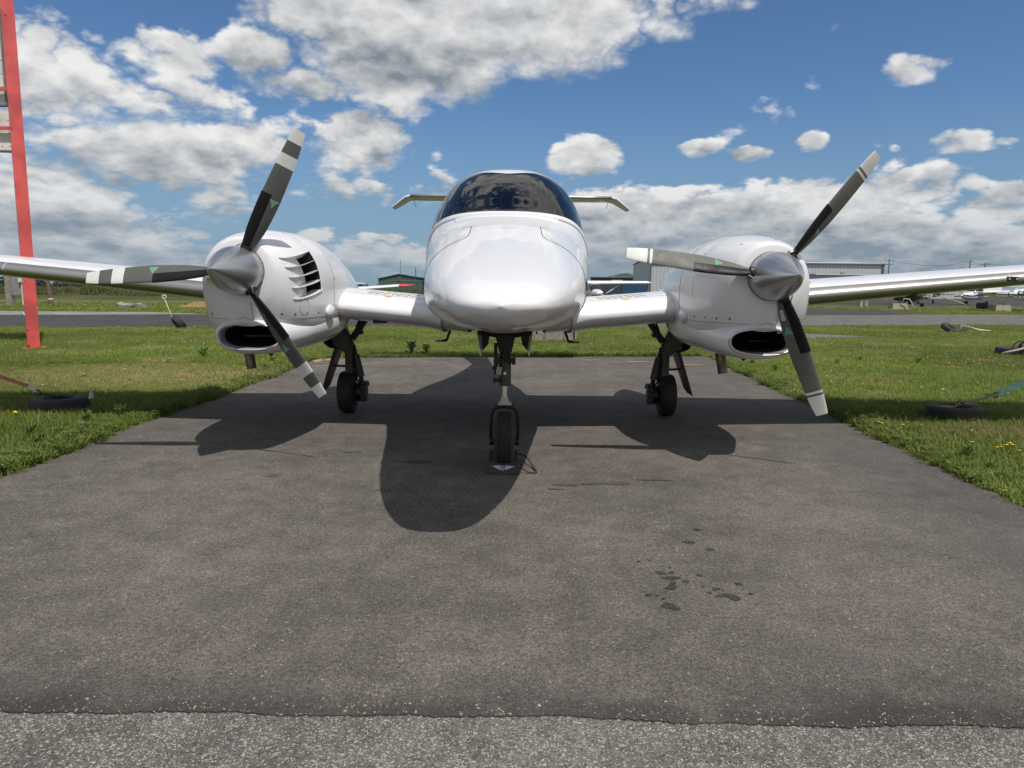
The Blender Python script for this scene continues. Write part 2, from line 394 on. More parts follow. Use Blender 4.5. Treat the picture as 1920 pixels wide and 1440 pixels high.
class Surf:
    """body of superellipse sections along y; phi 0 is the top, +pi/2 the +x side"""
    def __init__(s, tab, cx=0.0):
        T = np.array(tab, float); s.cx = cx
        s.fs = [pchip(T[:, 0], T[:, k]) for k in range(1, 7)]
    def P(s, Y, ph, off=0.0):
        Y, ph = np.broadcast_arrays(np.asarray(Y, float), np.asarray(ph, float))
        hw, zt, zb, zm, nt, nb = [f(Y) for f in s.fs]
        u, v = np.sin(ph), np.cos(ph); n = np.where(v >= 0, nt, nb)
        r = (np.abs(u)**n+np.abs(v)**n)**(-1/n)
        h = np.where(v >= 0, zt-zm, zm-zb)
        p = np.stack([s.cx+hw*r*u, Y, zm+h*r*v], -1)
        return p + s.N(Y, ph)*off if off else p
    def N(s, Y, ph):
        e = 1e-3
        a = s.P(Y, ph+e)-s.P(Y, ph-e); b = s.P(Y+e, ph)-s.P(Y-e, ph)
        n = np.cross(a, b); n /= np.linalg.norm(n, axis=-1, keepdims=True)+1e-12
        c = s.P(Y, ph); _, zt, zb, zm, _, _ = [f(Y) for f in s.fs]
        cc = np.stack([c[..., 0]-s.cx, 0*c[..., 0], c[..., 2]-zm], -1)
        sg = np.sign(np.sum(n*cc, -1, keepdims=True)); return n*np.where(sg == 0, 1, sg)
    def phi_at_z(s, Y, z, side=1):
        lo, hi = 0.0, math.pi
        for _ in range(50):
            mdl = (lo+hi)/2
            if s.P(Y, mdl)[2] > z: lo = mdl
            else: hi = mdl
        return side*(lo+hi)/2
# ================================================================== GROUND
def sheet(name, poly, z, mt, label, cat, th=None, kind='structure'):
    me = bpy.data.meshes.new(name); n = len(poly)
    if th is None:
        me.from_pydata([(x, y, z) for x, y in poly], [], [tuple(range(n))])
    else:
        me.from_pydata([(x, y, z) for x, y in poly]+[(x, y, z-th) for x, y in poly], [], [tuple(range(n))]+[(k, k+n, (k+1) % n+n, (k+1) % n) for k in range(n)])
    b = bmesh.new(); b.from_mesh(me); bmesh.ops.recalc_face_normals(b, faces=b.faces); bmesh.ops.triangulate(b, faces=[f for f in b.faces if len(f.verts) > 4])
    for f in b.faces:
        if abs(f.normal.z) > .5 and f.normal.z < 0 and th is None: f.normal_flip()
    b.to_mesh(me); b.free()
    o = link(name, me, mt, None, False)
    return tag(o, label, cat, None, kind)
def wig(a, b, n, amp, seed):
    rg = np.random.RandomState(seed); pts = []
    ph = rg.rand(6)*6.28
    for i in range(n+1):
        t = i/n; x = a[0]+(b[0]-a[0])*t; y = a[1]+(b[1]-a[1])*t
        L = math.hypot(b[0]-a[0], b[1]-a[1]); nx, ny = -(b[1]-a[1])/L, (b[0]-a[0])/L
        d = amp*(sum(math.sin(t*L*fq+ph[k])*am for k, (fq, am) in enumerate(((1.1, .5), (2.7, .4), (6.1, .25), (13, .16), (29, .10)))) + rg.randn()*.10)
        pts.append((x+nx*d, y+ny*d))
    return pts
# open field, one sheet to the horizon
me = bpy.data.meshes.new('grass_field')
xs = np.concatenate([np.linspace(-2500, -60, 8), np.linspace(-50, 60, 56), np.linspace(75, 2500, 8)]); ys = np.concatenate([np.linspace(-60, 0, 6), np.linspace(2, 120, 60), np.linspace(135, 3000, 12)])
X_, Y_ = np.meshgrid(xs, ys)
s_ = Y_-.3*X_
Zf = -.018 + np.where(Y_ > 60, .0, 0) + 0.45*np.clip((s_-60)/25, 0, 1)*np.clip((-X_+6)/14, 0, 1)*np.clip((400-Y_)/200, 0, 1)
mb = MB(); mb.grid(np.stack([X_, Y_, Zf], -1)); o = mb.build('grass_field', M['field']); tag(o, 'mown airfield grass running out to the horizon', 'grass', None, 'structure')
front = wig((-6, 1.775), (6, 1.745), 1400, .024, 3)
padL = wig((-3.02, 4.2), (-3.08, 11.2), 120, .05, 4); padR = wig((3.40, 12.3), (2.80, 4.2), 130, .05, 5)
padB = wig((-2.95, 11.45), (3.3, 12.42), 90, .04, 6)
pad = front[::-1] + [(-6, 1.95), (-2.9, 3.2)] + padL + padB + padR + [(2.72, 3.3), (6.0, 2.2)]
# the apron flares where it meets the older pavement
pad = [p for p in front[::-1] if -5.9 < p[0] < 5.9] + [(-5.9, 2.0), (-3.6, 2.9), (-3.05, 3.5)] + padL + padB + padR + [(2.72, 3.5), (3.3, 2.9), (5.9, 2.1)]
sheet('asphalt_pad', pad, 0.0, M['asphalt'], 'worn brown grey asphalt pad under the twin propeller plane', 'pavement', .005)
sheet('old_pavement', [(-60, -40), (60, -40), (60, 1.95), (-60, 2.05)], -.0045, M['oldasphalt'], 'coarse pale aggregate pavement along the bottom edge of the photo', 'pavement')
# loose chippings along the joint
mb = MB(); rg = np.random.RandomState(12)
fx = np.array([p[0] for p in front]); fyv = np.array([p[1] for p in front])
for k in range(2600):
    x = rg.uniform(-1.9, 1.9); y = np.interp(x, fx, fyv) + rg.normal(-.015, .05)*(1 if rg.rand() < .7 else 3.0); r_s = rg.uniform(.0012, .0040)*(1.5 if rg.rand() < .05 else 1)
    if y < 1.3 or y > 2.6: continue
    a = rg.rand()*6.28; z = .0005 if y > np.interp(x, fx, fyv) else -.004
    V = [(x+r_s*q*math.cos(a+t), y+r_s*q*math.sin(a+t), z+h) for t, q, h in ((0, rg.uniform(.7, 1.3), 0), (1.6, rg.uniform(.6, 1.1), 0), (3.1, rg.uniform(.7, 1.3), 0), (4.7, rg.uniform(.6, 1.1), 0))] + [(x+rg.normal(0, .2)*r_s, y+rg.normal(0, .2)*r_s, z+r_s*rg.uniform(.6, 1.0))]
    mb.add(V, [(0, 1, 4), (1, 2, 4), (2, 3, 4), (3, 0, 4)])
def chip_mat():
    mt, t, b = material('stone_chippings'); v = t.voronoi(wpos(t), 60); c = t.mix(t.sep(v.outputs['Color'])[0], (.07, .065, .06), (.36, .33, .28)); t.l.new(c, b.inputs['Base Color']); b.inputs['Roughness'].default_value = .9; return mt
tag(mb.build('loose_gravel', chip_mat(), fix=False), 'loose stone chippings scattered along the ragged pavement joint', 'gravel', None, 'stuff')
# taxiways
def strip(name, x0, x1, fa, fb, z, mt, label, seed, n=60, amp=.12):
    a = wig((x0, fa(x0)), (x1, fa(x1)), n, amp, seed); b_ = wig((x1, fb(x1)), (x0, fb(x0)), n, amp, seed+1)
    return sheet(name, a+b_, z, mt, label, 'pavement')
strip('taxiway', -60, 8.5, lambda x: 22.5+.25*x, lambda x: 32.4+.27*x, -.008, M['road'], 'dark smooth taxiway crossing behind the plane on the left', 21)
strip('taxiway', 8.3, 90, lambda x: 22.3+.25*x, lambda x: 32.2+.285*x, -.0125, M['roadgrey'], 'grey weathered taxiway crossing behind the plane on the right', 23)
sheet('concrete_strip', wig((-40, 18.0), (-12.2, 29.0), 40, .12, 31)+wig((-15.5, 30.7), (-30, 29.5), 30, .25, 32)+[(-60, 25)], -.0035, M['concrete'], 'pale concrete wedge beside the dark taxiway left of the red pole', 'pavement')
strip('far_taxiway', -90, -8, lambda x: 56.6+.29*x, lambda x: 60.5+.30*x, -.008, M['roadgrey'], 'thin grey strip of road across the far left grass', 33)
sheet('side_pad', wig((5.4, 17.2), (9.8, 18.5), 30, .1, 41)+wig((8.3, 19.6), (6.6, 25.0), 30, .1, 42)+[(3.0, 23.6)], -.0035, M['roadgrey'], 'small worn asphalt spur joining the taxiway on the right', 'pavement')
sheet('side_pad', wig((12, 36.2), (20, 38.2), 20, .1, 43)+wig((26, 42.5), (24.5, 50), 20, .2, 44)+[(17, 55), (14, 50)], -.0035, M['road'], 'dark asphalt wedge beyond the right hand taxiway', 'pavement')
sheet('parking_apron', [(10, 62), (22, 63), (110, 88), (240, 140), (240, 172), (20, 172), (0, 90)], -.006, M['road'], 'dark apron where the distant planes are parked', 'pavement')
sheet('parking_apron', [(21, 58.6), (80, 76), (80, 79), (21, 60.6)], -.004, M['roadgrey'], 'thin grey strip of pavement in front of the parked black plane', 'pavement')
# oil stains
def blob(c, rx, ry, seed, n=18):
    rg = np.random.RandomState(seed); ph = rg.rand(3)*6.28
    return [(c[0]+rx*math.cos(a)*(1+.22*math.sin(2*a+ph[0])+.14*math.sin(3*a+ph[1])+.08*math.sin(5*a+ph[2])), c[1]+ry*math.sin(a)*(1+.2*math.sin(2*a+ph[1])+.15*math.sin(3*a+ph[2]))) for a in np.linspace(0, 2*math.pi, n, endpoint=False)]
mb = MB(); mf = MB(); k = 0
for (x, y, rx, ry) in [(.89, 3.27, .019, .014), (.81, 3.10, .027, .02), (.88, 3.01, .02, .015), (.61, 2.74, .022, .017), (.652, 2.745, .013, .011), (.64, 2.69, .033, .016), (.69, 2.66, .014, .015), (.62, 2.60, .022, .02), (.635, 2.64, .013, .012), (.52, 2.53, .015, .014), (.55, 2.52, .009, .009), (.57, 2.50, .008, .008), (.575, 2.44, .024, .022), (.595, 2.415, .020, .014), (.76, 2.72, .012, .01), (.79, 2.59, .017, .014), (.81, 2.53, .033, .016), (.835, 2.51, .018, .022), (.89, 2.64, .016, .010), (.91, 2.55, .011, .008), (.755, 2.555, .009, .008), (.54, 2.86, .010, .008), (.585, 2.88, .007, .006), (.745, 2.61, .006, .006), (.66, 2.80, .006, .006), (-1.44, 4.17, .05, .03), (-1.1, 4.81, .06, .03), (.60, 4.07, .10, .03), (.32, 4.03, .09, .02), (.46, 4.05, .06, .018), (.85, 4.16, .12, .02), (-.62, 4.55, .09, .035), (.26, 3.94, .06, .012)]:
    p = blob((x, y), rx, ry, k); k += 1
    (mf if y > 3.5 else mb).add([(a, b, .0012+.00006*k) for a, b in p], [tuple(range(len(p)))])
tag(mb.build('oil_stains', M['stain'], fix=False), 'dark oil spots scattered over the asphalt pad', 'stain', None, 'stuff')
tag(mf.build('oil_stains', M['faintstain'], fix=False), 'faint oil smears on the asphalt near the nose wheel', 'stain', None, 'stuff')
# sand and straw lines at the pad's back edge
mb = MB(); k = 60
for (x, y, rx, ry) in [(1.35, 11.55, .22, .05), (1.62, 11.2, .10, .05), (2.15, 11.3, .35, .05), (2.75, 10.9, .32, .05), (-2.6, 10.9, .3, .05), (-2.2, 10.5, .18, .04), (-2.75, 10.2, .2, .04), (-2.95, 11.0, .12, .2), (3.1, 10.3, .08, .04), (-1.35, 10.9, .07, .04)]:
    for q in range(3):
        p = blob((x+random.uniform(-.7, .7)*rx, y+random.uniform(-1, 1)*ry), rx*random.uniform(.3, .7), ry*random.uniform(.3, .8), k); k += 1
        mb.add([(a, b, .004+.0007*q) for a, b in p], [tuple(range(len(p)))])
M['sand'] = simple('sand', (.36, .24, .13), .95, var=.3, vscale=30)
tag(mb.build('sand', M['sand'], fix=False), 'thin streaks of sand along the back edge of the pad', 'sand', None, 'stuff')
# ================================================================== THE TWIN PROPELLER PLANE
AX = -0.045; AO = (AX, 5.5, 0.0)     # shapes below are written about the plane's own centre line, y in scene metres
plane = empty('twin_engine_plane', AO, 'glossy white twin engine propeller plane parked on the asphalt pad facing the viewer', 'plane')
OFF = (0, 5.5, 0)
def mbp(): return MB(OFF)
BODY = Surf([  # y, half width, top, bottom, widest height, power above, power below
 (2.70, .004, 1.070, 1.062, 1.066, 2, 2), (2.715, .085, 1.092, 1.036, 1.066, 2.1, 2.1), (2.76, .148, 1.114, 1.012, 1.066, 2.3, 2.0), (2.85, .205, 1.146, .985, 1.070, 2.5, 2.0),
 (3.0, .262, 1.190, .964, 1.080, 2.5, 2.05), (3.3, .342, 1.270, .942, 1.10, 2.4, 2.4), (3.7, .414, 1.370, .918, 1.125, 2.3, 2.6), (4.2, .474, 1.490, .892, 1.15, 2.3, 2.8),
 (4.7, .530, 1.625, .866, 1.17, 2.35, 2.8), (5.0, .565, 1.785, .84, 1.19, 2.5, 2.8), (5.3, .593, 1.925, .812, 1.21, 2.6, 2.8), (5.6, .603, 2.030, .80, 1.22, 2.7, 2.8),
 (5.9, .605, 2.085, .80, 1.23, 2.7, 3.0), (6.3, .602, 2.120, .80, 1.24, 2.7, 3.0), (6.8, .575, 2.12, .82, 1.25, 2.6, 2.8), (7.4, .50, 2.03, .87, 1.25, 2.4, 2.5),
 (8.2, .36, 1.80, 1.0, 1.28, 2.2, 2.2), (9.2, .22, 1.62, 1.14, 1.33, 2, 2), (10.2, .13, 1.53, 1.24, 1.37, 2, 2), (11.3, .03, 1.45, 1.32, 1.39, 2, 2)])
PS = R(79)
def rim(ph): return 4.695 + .64*(np.minimum(np.abs(ph), PS)/PS)**2.0
def aft(ph): return 5.46 + 1.0*(np.minimum(np.abs(ph), PS)/PS)**1.5
n1, n2, n3 = 70, 24, 26
half = np.concatenate([np.linspace(0, PS, 27), np.linspace(PS, math.pi, 33)[1:]])
PH = np.concatenate([-half[::-1][:-1], half])[1:]     # closed ring, -pi dropped
def ylist(ph):
    r0, a0 = rim(ph), aft(ph)
    e = np.linspace(0, 1, n1)**1.7
    return np.concatenate([2.70+(r0-2.70)*e, r0+(a0-r0)*np.linspace(0, 1, n2)[1:], a0+(11.3-a0)*np.linspace(0, 1, n3)[1:]])
YY = np.stack([ylist(p) for p in PH], 1); PP = np.broadcast_to(PH, YY.shape)
G = BODY.P(YY, PP)
sk = np.zeros((YY.shape[0]-1, YY.shape[1]), bool)
inglass = (np.abs(PH) < PS-1e-6); nxt = np.abs(np.roll(PH, -1)) <= PS+1e-6
for j in range(len(PH)):
    if np.abs(PH[j]) <= PS+1e-6 and np.abs(np.roll(PH, -1)[j]) <= PS+1e-6: sk[n1-1:n1-1+n2-1, j] = True
mb = mbp(); mb.grid(G, True, skip=sk); mb.add(G[0], [tuple(range(G.shape[1]))], True); fus = mb.build('fuselage', M['white'], plane)
jj = [j for j in range(len(PH)) if abs(PH[j]) <= PS+1e-6]
mb = mbp(); mb.grid(G[n1-1:n1-1+n2][:, jj]); wsg = mb.build('windshield', M['glass'], plane)
# cabin behind the glass
mb = mbp()
ly = np.linspace(4.83, 7.2, 22); lp = np.linspace(R(80), R(280), 30)
mb.grid(BODY.P(ly[:, None], lp[None, :], -.03))
yb = 7.05; ring = BODY.P(np.full(40, yb), np.linspace(0, 2*math.pi, 40, endpoint=False), -.03)
mb.add(ring, [tuple(range(40))])
lin = BODY.P(np.linspace(6.5, 7.2, 8)[:, None], np.linspace(-R(70), R(70), 30)[None, :], -.03); mb.grid(lin)
mb.build('cabin_liner', M['cockpit'], plane)
mb = mbp()   # glare shield with its vents
P_ = []
for t in np.linspace(0, 1, 9):
    P_.append([(x*(.40+.10*t), 4.86+.40*t+.28*abs(x)**2*(1-t*.6), 1.575+.055*math.sin(t*2.6)-.10*x*x) for x in np.linspace(-1, 1, 21)])
mb.grid(np.array(P_)); mb.box((0, 5.28, 1.44), (.86, .05, .30)); gsh = mb.build('glare_shield', M['cockpit'], plane)
for k in range(9):
    mb = mbp(); x = -.32+.08*k; mb.box((x, 4.93+.28*(x/.42)**2, 1.592-.06*(x/.42)**2), (.052, .018, .006))
    mb.build('defrost_vent', M['cavity'], gsh)
for sx in (-1, 1):
    mb = mbp(); mb.box((sx*.27, 6.15, 1.45), (.42, .14, .72), rx=R(-12)); mb.box((sx*.27, 6.27, 1.86), (.24, .08, .16)); mb.box((sx*.27, 5.85, 1.15), (.44, .5, .14))
    mb.build('seat', M['seat'], plane)
# canopy frame: raised white strip round the rim, grey seal in front of it
def band(ph, a, b, off0, off1, n=4):
    rows = []
    for t in np.linspace(0, 1, n):
        y = rim(ph)+a+(b-a)*t
        rows.append(BODY.P(y, ph, off0+(off1-off0)*math.sin(t*math.pi)))
    return np.stack(rows)
pf = np.linspace(-PS*1.02, PS*1.02, 70)
mb = mbp(); mb.grid(band(pf, -.036, .016, .001, .009, 6)); mb.build('canopy_frame', M['white'], plane)
mb = mbp(); mb.grid(band(pf, .012, .022, .003, .004, 3)); mb.build('canopy_seal', M['seam'], plane)
for a, b in ((-PS*1.0, -PS*.42), (PS*.42, PS*1.0)):
    mb = mbp(); mb.grid(band(np.linspace(a, b, 40), -.062, -.037, .002, .0035, 3))
    mb.build('canopy_seal', M['seamgrey'], plane)
mb = mbp(); mb.grid(band(np.linspace(-PS*.46, PS*.46, 40), -.13, -.04, .001, .008, 6)); mb.build('hood_fairing', M['white'], plane)
def fr(ph, a, b, off):
    return np.stack([BODY.P(aft(ph)+a+(b-a)*t, ph, off*math.sin(max(t*math.pi, 0))+.001) for t in np.linspace(0, 1, 5)])
mb = mbp(); mb.grid(fr(pf, -.008, .03, .0015)); mb.build('canopy_hoop', M['white'], plane)
yl = np.linspace(5.33, 6.6, 24)
for s in (-1, 1):
    mb = mbp(); mb.grid(np.stack([BODY.P(yl, s*(PS+d), .004) for d in (-.03, 0, .03, .06)]))
    mb.build('canopy_sill', M['white'], plane)
# baggage doors in the nose
def surf_tube(S, pts, r, mbx, n=6, off=0.0):
    mbx.tube([S.P(np.array(y), np.array(p), off) for y, p in pts], r, n)
for s in (-1, 1):
    pin = R(24); pout = BODY.phi_at_z(4.2, 1.005)
    def corner(t):          # outline in (y, phi), from aft inner corner round the front to the aft lower corner
        pass
    fr_y, = (3.93,)
    ol = [(4.34, pin), (4.28, pin*1.02), (4.10, pin*1.06), (4.01, pin*1.10), (3.955, pin*1.22), (3.935, pin*1.42)]
    ol += [(3.93, p) for p in np.linspace(pin*1.6, pout-R(7), 16)] + [(3.935, pout-R(4)), (3.955, pout-R(1.5)), (3.99, pout)]
    ol += [(y, BODY.phi_at_z(y, 1.005)) for y in np.linspace(4.05, 4.66, 7)]
    mb = mbp(); surf_tube(BODY, [(y, s*p) for y, p in ol], .0026, mb, 6, -.0005)
    aftp = [(4.66+.0*t, pout+(pin*1.5-pout)*t) for t in np.linspace(0, 1, 18)]
    aftp = [(4.66-.30*max(0, t-.35)**1.5, p) for (y, p), t in zip(aftp, np.linspace(0, 1, 18))] + [(4.36, pin*1.15), (4.34, pin)]
    surf_tube(BODY, [(y, s*p) for y, p in aftp], .0016, mb, 6, -.0008)
    # the panel itself, a skin 1.5 mm proud
    rows = []
    for t in np.linspace(0.02, .98, 20):
        p = pin*1.12+(pout-R(.8)-pin*1.12)*t
        ya = 3.94 + (.16*max(0, .12-t)/.12)
        yb_ = 4.36+.295*min(1, t*1.9)
        rows.append(BODY.P(np.linspace(ya, yb_, 10), np.full(10, s*p), .0012))
    md = mbp(); md.grid(np.stack(rows)); door = md.build('baggage_door', M['white'], plane)
    mb.build('door_seam', M['seam'], door)
    c = BODY.P(np.array(3.99), np.array(s*BODY.phi_at_z(3.99, 1.15)), .0005)
    lt = mbp(); lt.box(c, (.006, .045, .042)); latch = lt.build('latch', M['seamgrey'], door)
    lt = mbp()
    for dy, dz_, a, b in ((0, .024, .055, .006), (0, -.024, .055, .006), (-.026, 0, .006, .05), (.026, 0, .006, .05)):
        lt.box(c+np.array((s*.001, dy, dz_)), (.008, a, b))
    lt.build('latch_frame', M['seam'], door)
    mb2 = mbp(); surf_tube(BODY, [(4.74+.06*k, s*BODY.phi_at_z(4.74, 1.36-.03*k)) for k in range(12)], .0018, mb2, 6, -.0004)
    mb2.build('door_seam', M['seam'], plane)
# static scratches / nose seam of the belly panel
mb = mbp(); surf_tube(BODY, [(4.68, p) for p in np.linspace(R(98), R(262), 60)], .0035, mb, 6, .0005)
mb.build('belly_seam', M['seam'], plane)
mb = mbp(); mb.grid(BODY.P(np.linspace(4.69, 4.80, 6)[:, None], np.linspace(R(140), R(220), 40)[None, :], .003)); mb.build('belly_strip', M['gear_dark'], plane)
# gear well and the shaped fairing ahead of it
mb = mbp(); gy = np.linspace(3.55, 3.98, 14)
rows = []
for y in gy:
    t = (y-3.55)/.43; rows.append([(x*(.05+.115*math.sqrt(t)), y, BODY.P(np.array(y), np.array(math.pi))[2]+.012-.030*t*(1-abs(x)**2.6)) for x in np.linspace(-1, 1, 17)])
mb.grid(np.array(rows)); mb.add([rows[-1][i] for i in range(17)]+[(rows[-1][i][0], 3.98, .90) for i in range(16, -1, -1)], [tuple(range(34))]); mb.build('nose_gear_fairing', M['white'], plane)
mb = mbp(); mb.box((0, 4.30, .893), (.30, .62, .04)); mb.build('gear_well', M['cavity'], plane)
# ------------------------------------------------------------------ wings
def airfoil(t, n=36):
    be = np.linspace(0, math.pi, n); xc = .5*(1-np.cos(be))
    yt = 5*t*(.2969*np.sqrt(xc)-.126*xc-.3516*xc**2+.2843*xc**3-.1036*xc**4)
    cm = np.where(xc < .4, .022/.16*(.8*xc-xc**2), .022/.36*(.2+.8*xc-xc**2))
    return xc, cm+yt, cm-yt
WT = [(.30, 5.38, 1.80, .895, .150, 2.2), (.60, 5.39, 1.78, .922, .150, 2.2), (1.3, 5.42, 1.72, .985, .150, 2.0), (2.1, 5.47, 1.58, 1.075, .145, 1.8), (3.0, 5.53, 1.42, 1.160, .140, 1.6), (4.05, 5.60, 1.25, 1.258, .135, 1.4), (5.3, 5.69, 1.05, 1.375, .13, 1.0), (6.35, 5.78, .86, 1.49, .125, .6), (6.52, 5.90, .72, 1.525, .115, .5), (6.62, 6.06, .55, 1.60, .10, .5), (6.68, 6.22, .38, 1.75, .09, .5), (6.70, 6.30, .28, 1.92, .09, .5)]
WA = np.array(WT); wf = [pchip(WA[:, 0], WA[:, k]) for k in range(1, 6)]
def wing_pt(x, c, up, off=0.0):
    """x: distance from the centre line, c: chord fraction, up: +1/-1"""
    le, ch, z, th, inc = [float(f(x)) for f in wf]
    yt = 5*th*(.2969*math.sqrt(max(c, 0))-.126*c-.3516*c**2+.2843*c**3-.1036*c**4)
    cm = .022/.16*(.8*c-c*c) if c < .4 else .022/.36*(.2+.8*c-c*c)
    v = (cm+up*yt)*ch + up*off; a = -R(inc)
    return (x, le+c*ch*math.cos(a)-v*math.sin(a)*0 - (off if c < .012 else 0)*.8, z+c*ch*math.sin(a)+v)
def wing_rows(xs_, cl, off=0.0):
    return np.array([[wing_pt(x, c, u, off) for c, u in cl] for x in xs_])
be = np.linspace(0, math.pi, 34); cc = .5*(1-np.cos(be))
loop = [(c, 1) for c in cc[::-1]] + [(c, -1) for c in cc[1:]]
wx = np.concatenate([np.linspace(.30, 6.3, 40), np.linspace(6.38, 6.70, 14)])
Wg = wing_rows(wx, loop)
stripl = [(c, 1) for c in (.040, .03, .02, .012, .006, .002)] + [(0, 1)] + [(c, -1) for c in (.002, .006, .012, .02, .03, .042, .055)]
for s in (-1, 1):
    SG = np.array((s, 1, 1))
    mb = mbp(); mb.grid(Wg*SG); mb.add(Wg[-1]*SG, [tuple(range(len(loop)))]); wing = mb.build('wing', M['white'], plane)
    # seams, aileron gap on top of the outer wing, lower flap line
    mb = mbp()
    mb.tube([np.array(wing_pt(x, .115, 1, -.0008))*SG for x in np.linspace(.62, 1.30, 14)], .0016, 5)
    mb.build('wing_seam', M['seamgrey'], wing)
    mb = mbp()
    mb.tube([np.array(wing_pt(x, .80, 1, 0))*SG for x in np.linspace(2.2, 6.2, 30)], .004, 5)
    mb.build('aileron_gap', M['seam'], wing)
    for xa, xb in ((1.98, 3.925), (3.932, 6.25)):
        mb = mbp(); mb.grid(wing_rows(np.linspace(xa, xb, 24), stripl, .0022)*SG); st = mb.build('deicing_strip', M['metal'], wing)
    if s > 0:
        mb = mbp(); q = np.array(wing_pt(3.93, .001, 1))*SG; mb.box(q+np.array((0, -.004, -.005)), (.085, .012, .036)); jb = mb.build('strip_bracket', M['gear_dark'], wing)
        for d in (-.028, .028):
            mb = mbp(); mb.cyl(q+np.array((d, -.010, -.004)), q+np.array((d, -.016, -.004)), .008, n=8); mb.build('bolt', M['chrome'], jb)
    # anti-slip walkway dashes on the inner wing
    for k in range(7):
        xk = .735+.056*k
        mb = mbp(); mb.grid(np.array([[wing_pt(xk+.030*u-.030*(c-.13)/.065, c, 1, .0025) for u in (0, .5, 1)] for c in (.130, .145, .160, .175, .195)])*SG); mb.build('walkway_dash', M['stripe'], wing)
    ov = []
    for rr_, mt_, nm in ((.030, 'orange', 'sticker'), (.026, 'cream', 'sticker_face'), (.008, 'orange', 'sticker_mark')):
        mb = mbp(); ctr = mbp
        V = [np.array(wing_pt(.93+rr_*math.cos(a), .118+rr_*1.5*math.sin(a)/1.75, 1, .0022+.0008*len(ov)))*SG for a in np.linspace(0, 2*math.pi, 24, endpoint=False)]
        mb.add(V, [tuple(range(24))]); ob = mb.build(nm, M[mt_], wing if not ov else None)
        if ov: ob.parent = wing
        ov.append(ob)
    mb = mbp(); q = np.array(wing_pt(.98 if s < 0 else 3.2, .06, -1))*SG
    mb.prism([(q[0]-.055, q[2]+.01), (q[0]+.05, q[2]-.006), (q[0]+.045, q[2]-.02), (q[0]-.055, q[2]-.022)] if s < 0 else [(q[0]-.03, q[2]+.01), (q[0]+.03, q[2]+.01), (q[0], q[2]-.03)], q[1]-.01, q[1]+.10); mb.build('vent_scoop', M['gear_dark'], wing)
    for xq in (2.65, 3.72, 5.2):        # hinge fairings under the trailing edge
        q = np.array(wing_pt(xq, .72, -1))*SG
        mb = mbp(); Sx = Surf([(q[1]-.28, .004, q[2]+.02, q[2]-.004, q[2]+.01, 2, 2), (q[1]-.1, .05, q[2]+.03, q[2]-.055, q[2]+.01, 2, 2), (q[1]+.15, .045, q[2]+.03, q[2]-.07, q[2]+.0, 2, 2), (q[1]+.45, .006, q[2]+.01, q[2]-.03, q[2], 2, 2)], q[0])
        mb.grid(Sx.P(np.linspace(q[1]-.28, q[1]+.45, 14)[:, None], np.linspace(0, 2*math.pi, 16, endpoint=False)[None, :]), True); mb.build('hinge_fairing', M['white'], wing)
# fuselage-side fairing of the wing root
for s in (-1, 1):
    mb = mbp(); rows = []
    for t in np.linspace(0, 1, 8):
        x = .50+.16*t; rows.append([np.array(wing_pt(x, c, u, .018*(1-t)**2))*np.array((s, 1, 1)) for c, u in loop])
    mb.grid(np.array(rows)); mb.build('wing_root_fairing', M['white'], plane)
# ------------------------------------------------------------------ tail
def lifting(mbx, rows):       # rows: (le point, chord, thickness, normal dir)
    xc, up, lo = airfoil(.10, 18); G_ = []
    for (p, ch, nrm) in rows:
        p = np.array(p); nrm = np.array(nrm)
        G_.append([p+np.array((0, c*ch, 0))+nrm*(v*ch) for c, v in zip(xc[::-1], up[::-1])] + [p+np.array((0, c*ch, 0))+nrm*(v*ch) for c, v in zip(xc[1:], lo[1:])])
    G_ = np.array(G_); mbx.grid(G_); mbx.add(G_[0], [tuple(range(G_.shape[1]))]); mbx.add(G_[-1], [tuple(range(G_.shape[1]))])
mb = mbp(); lifting(mb, [((0, 9.5, 1.5), 1.45, (1, 0, 0)), ((0, 10.0, 1.95), 1.15, (1, 0, 0)), ((0, 10.5, 2.48), .90, (1, 0, 0))]); mb.build('tail_fin', M['white'], plane)
TS, TZ = 1.50, 2.475
mb = mbp(); lifting(mb, [((x, 10.60+.07*abs(x), TZ), .74-.12*abs(x), (0, 0, 1)) for x in (-TS, -.75, 0, .75, TS)]); tail = mb.build('horizontal_stabilizer', M['white'], plane)
mb = mbp(); mb.tube([(x, 10.60+.07*abs(x)-.004, TZ) for x in np.linspace(-TS+.02, TS-.02, 9)], .021, 8); mb.build('deicing_strip', M['metal'], tail)
for s in (-1, 1):
    mb = mbp(); lifting(mb, [((s*(TS-.01), 10.70, TZ), .56, (0, 0, 1)), ((s*(TS+.06), 10.71, TZ-.016), .53, (s*.3, 0, .95)), ((s*(TS+.27), 10.82, TZ-.155), .32, (s*.58, 0, .81))]); mb.build('stabilizer_tip', M['white'], tail)
    mb = mbp(); mb.tube([(s*TS, 11.25, TZ-.01), (s*(TS-.01), 11.4, TZ-.08)], .004, 5); mb.build('static_wick', M['gear_dark'], tail)
# entry steps under the belly
for s in (-1, 1):
    mb = mbp(); mb.tube([(s*.50, 6.5, .82), (s*.545, 6.5, .70), (s*.555, 6.5, .665), (s*.60, 6.5, .655)], .012, 8); mb.box((s*.605, 6.5, .656), (.10, .13, .010)); mb.build('boarding_step', M['gear_dark'], plane)
for x, y, h in ((.14, 6.6, .11), (.28, 6.9, .10), (.215, 6.4, .13)):
    mb = mbp(); mb.box((x, y, .80-h/2), (.014, .05, h)); mb.build('belly_antenna', M['gear_dark'], plane)
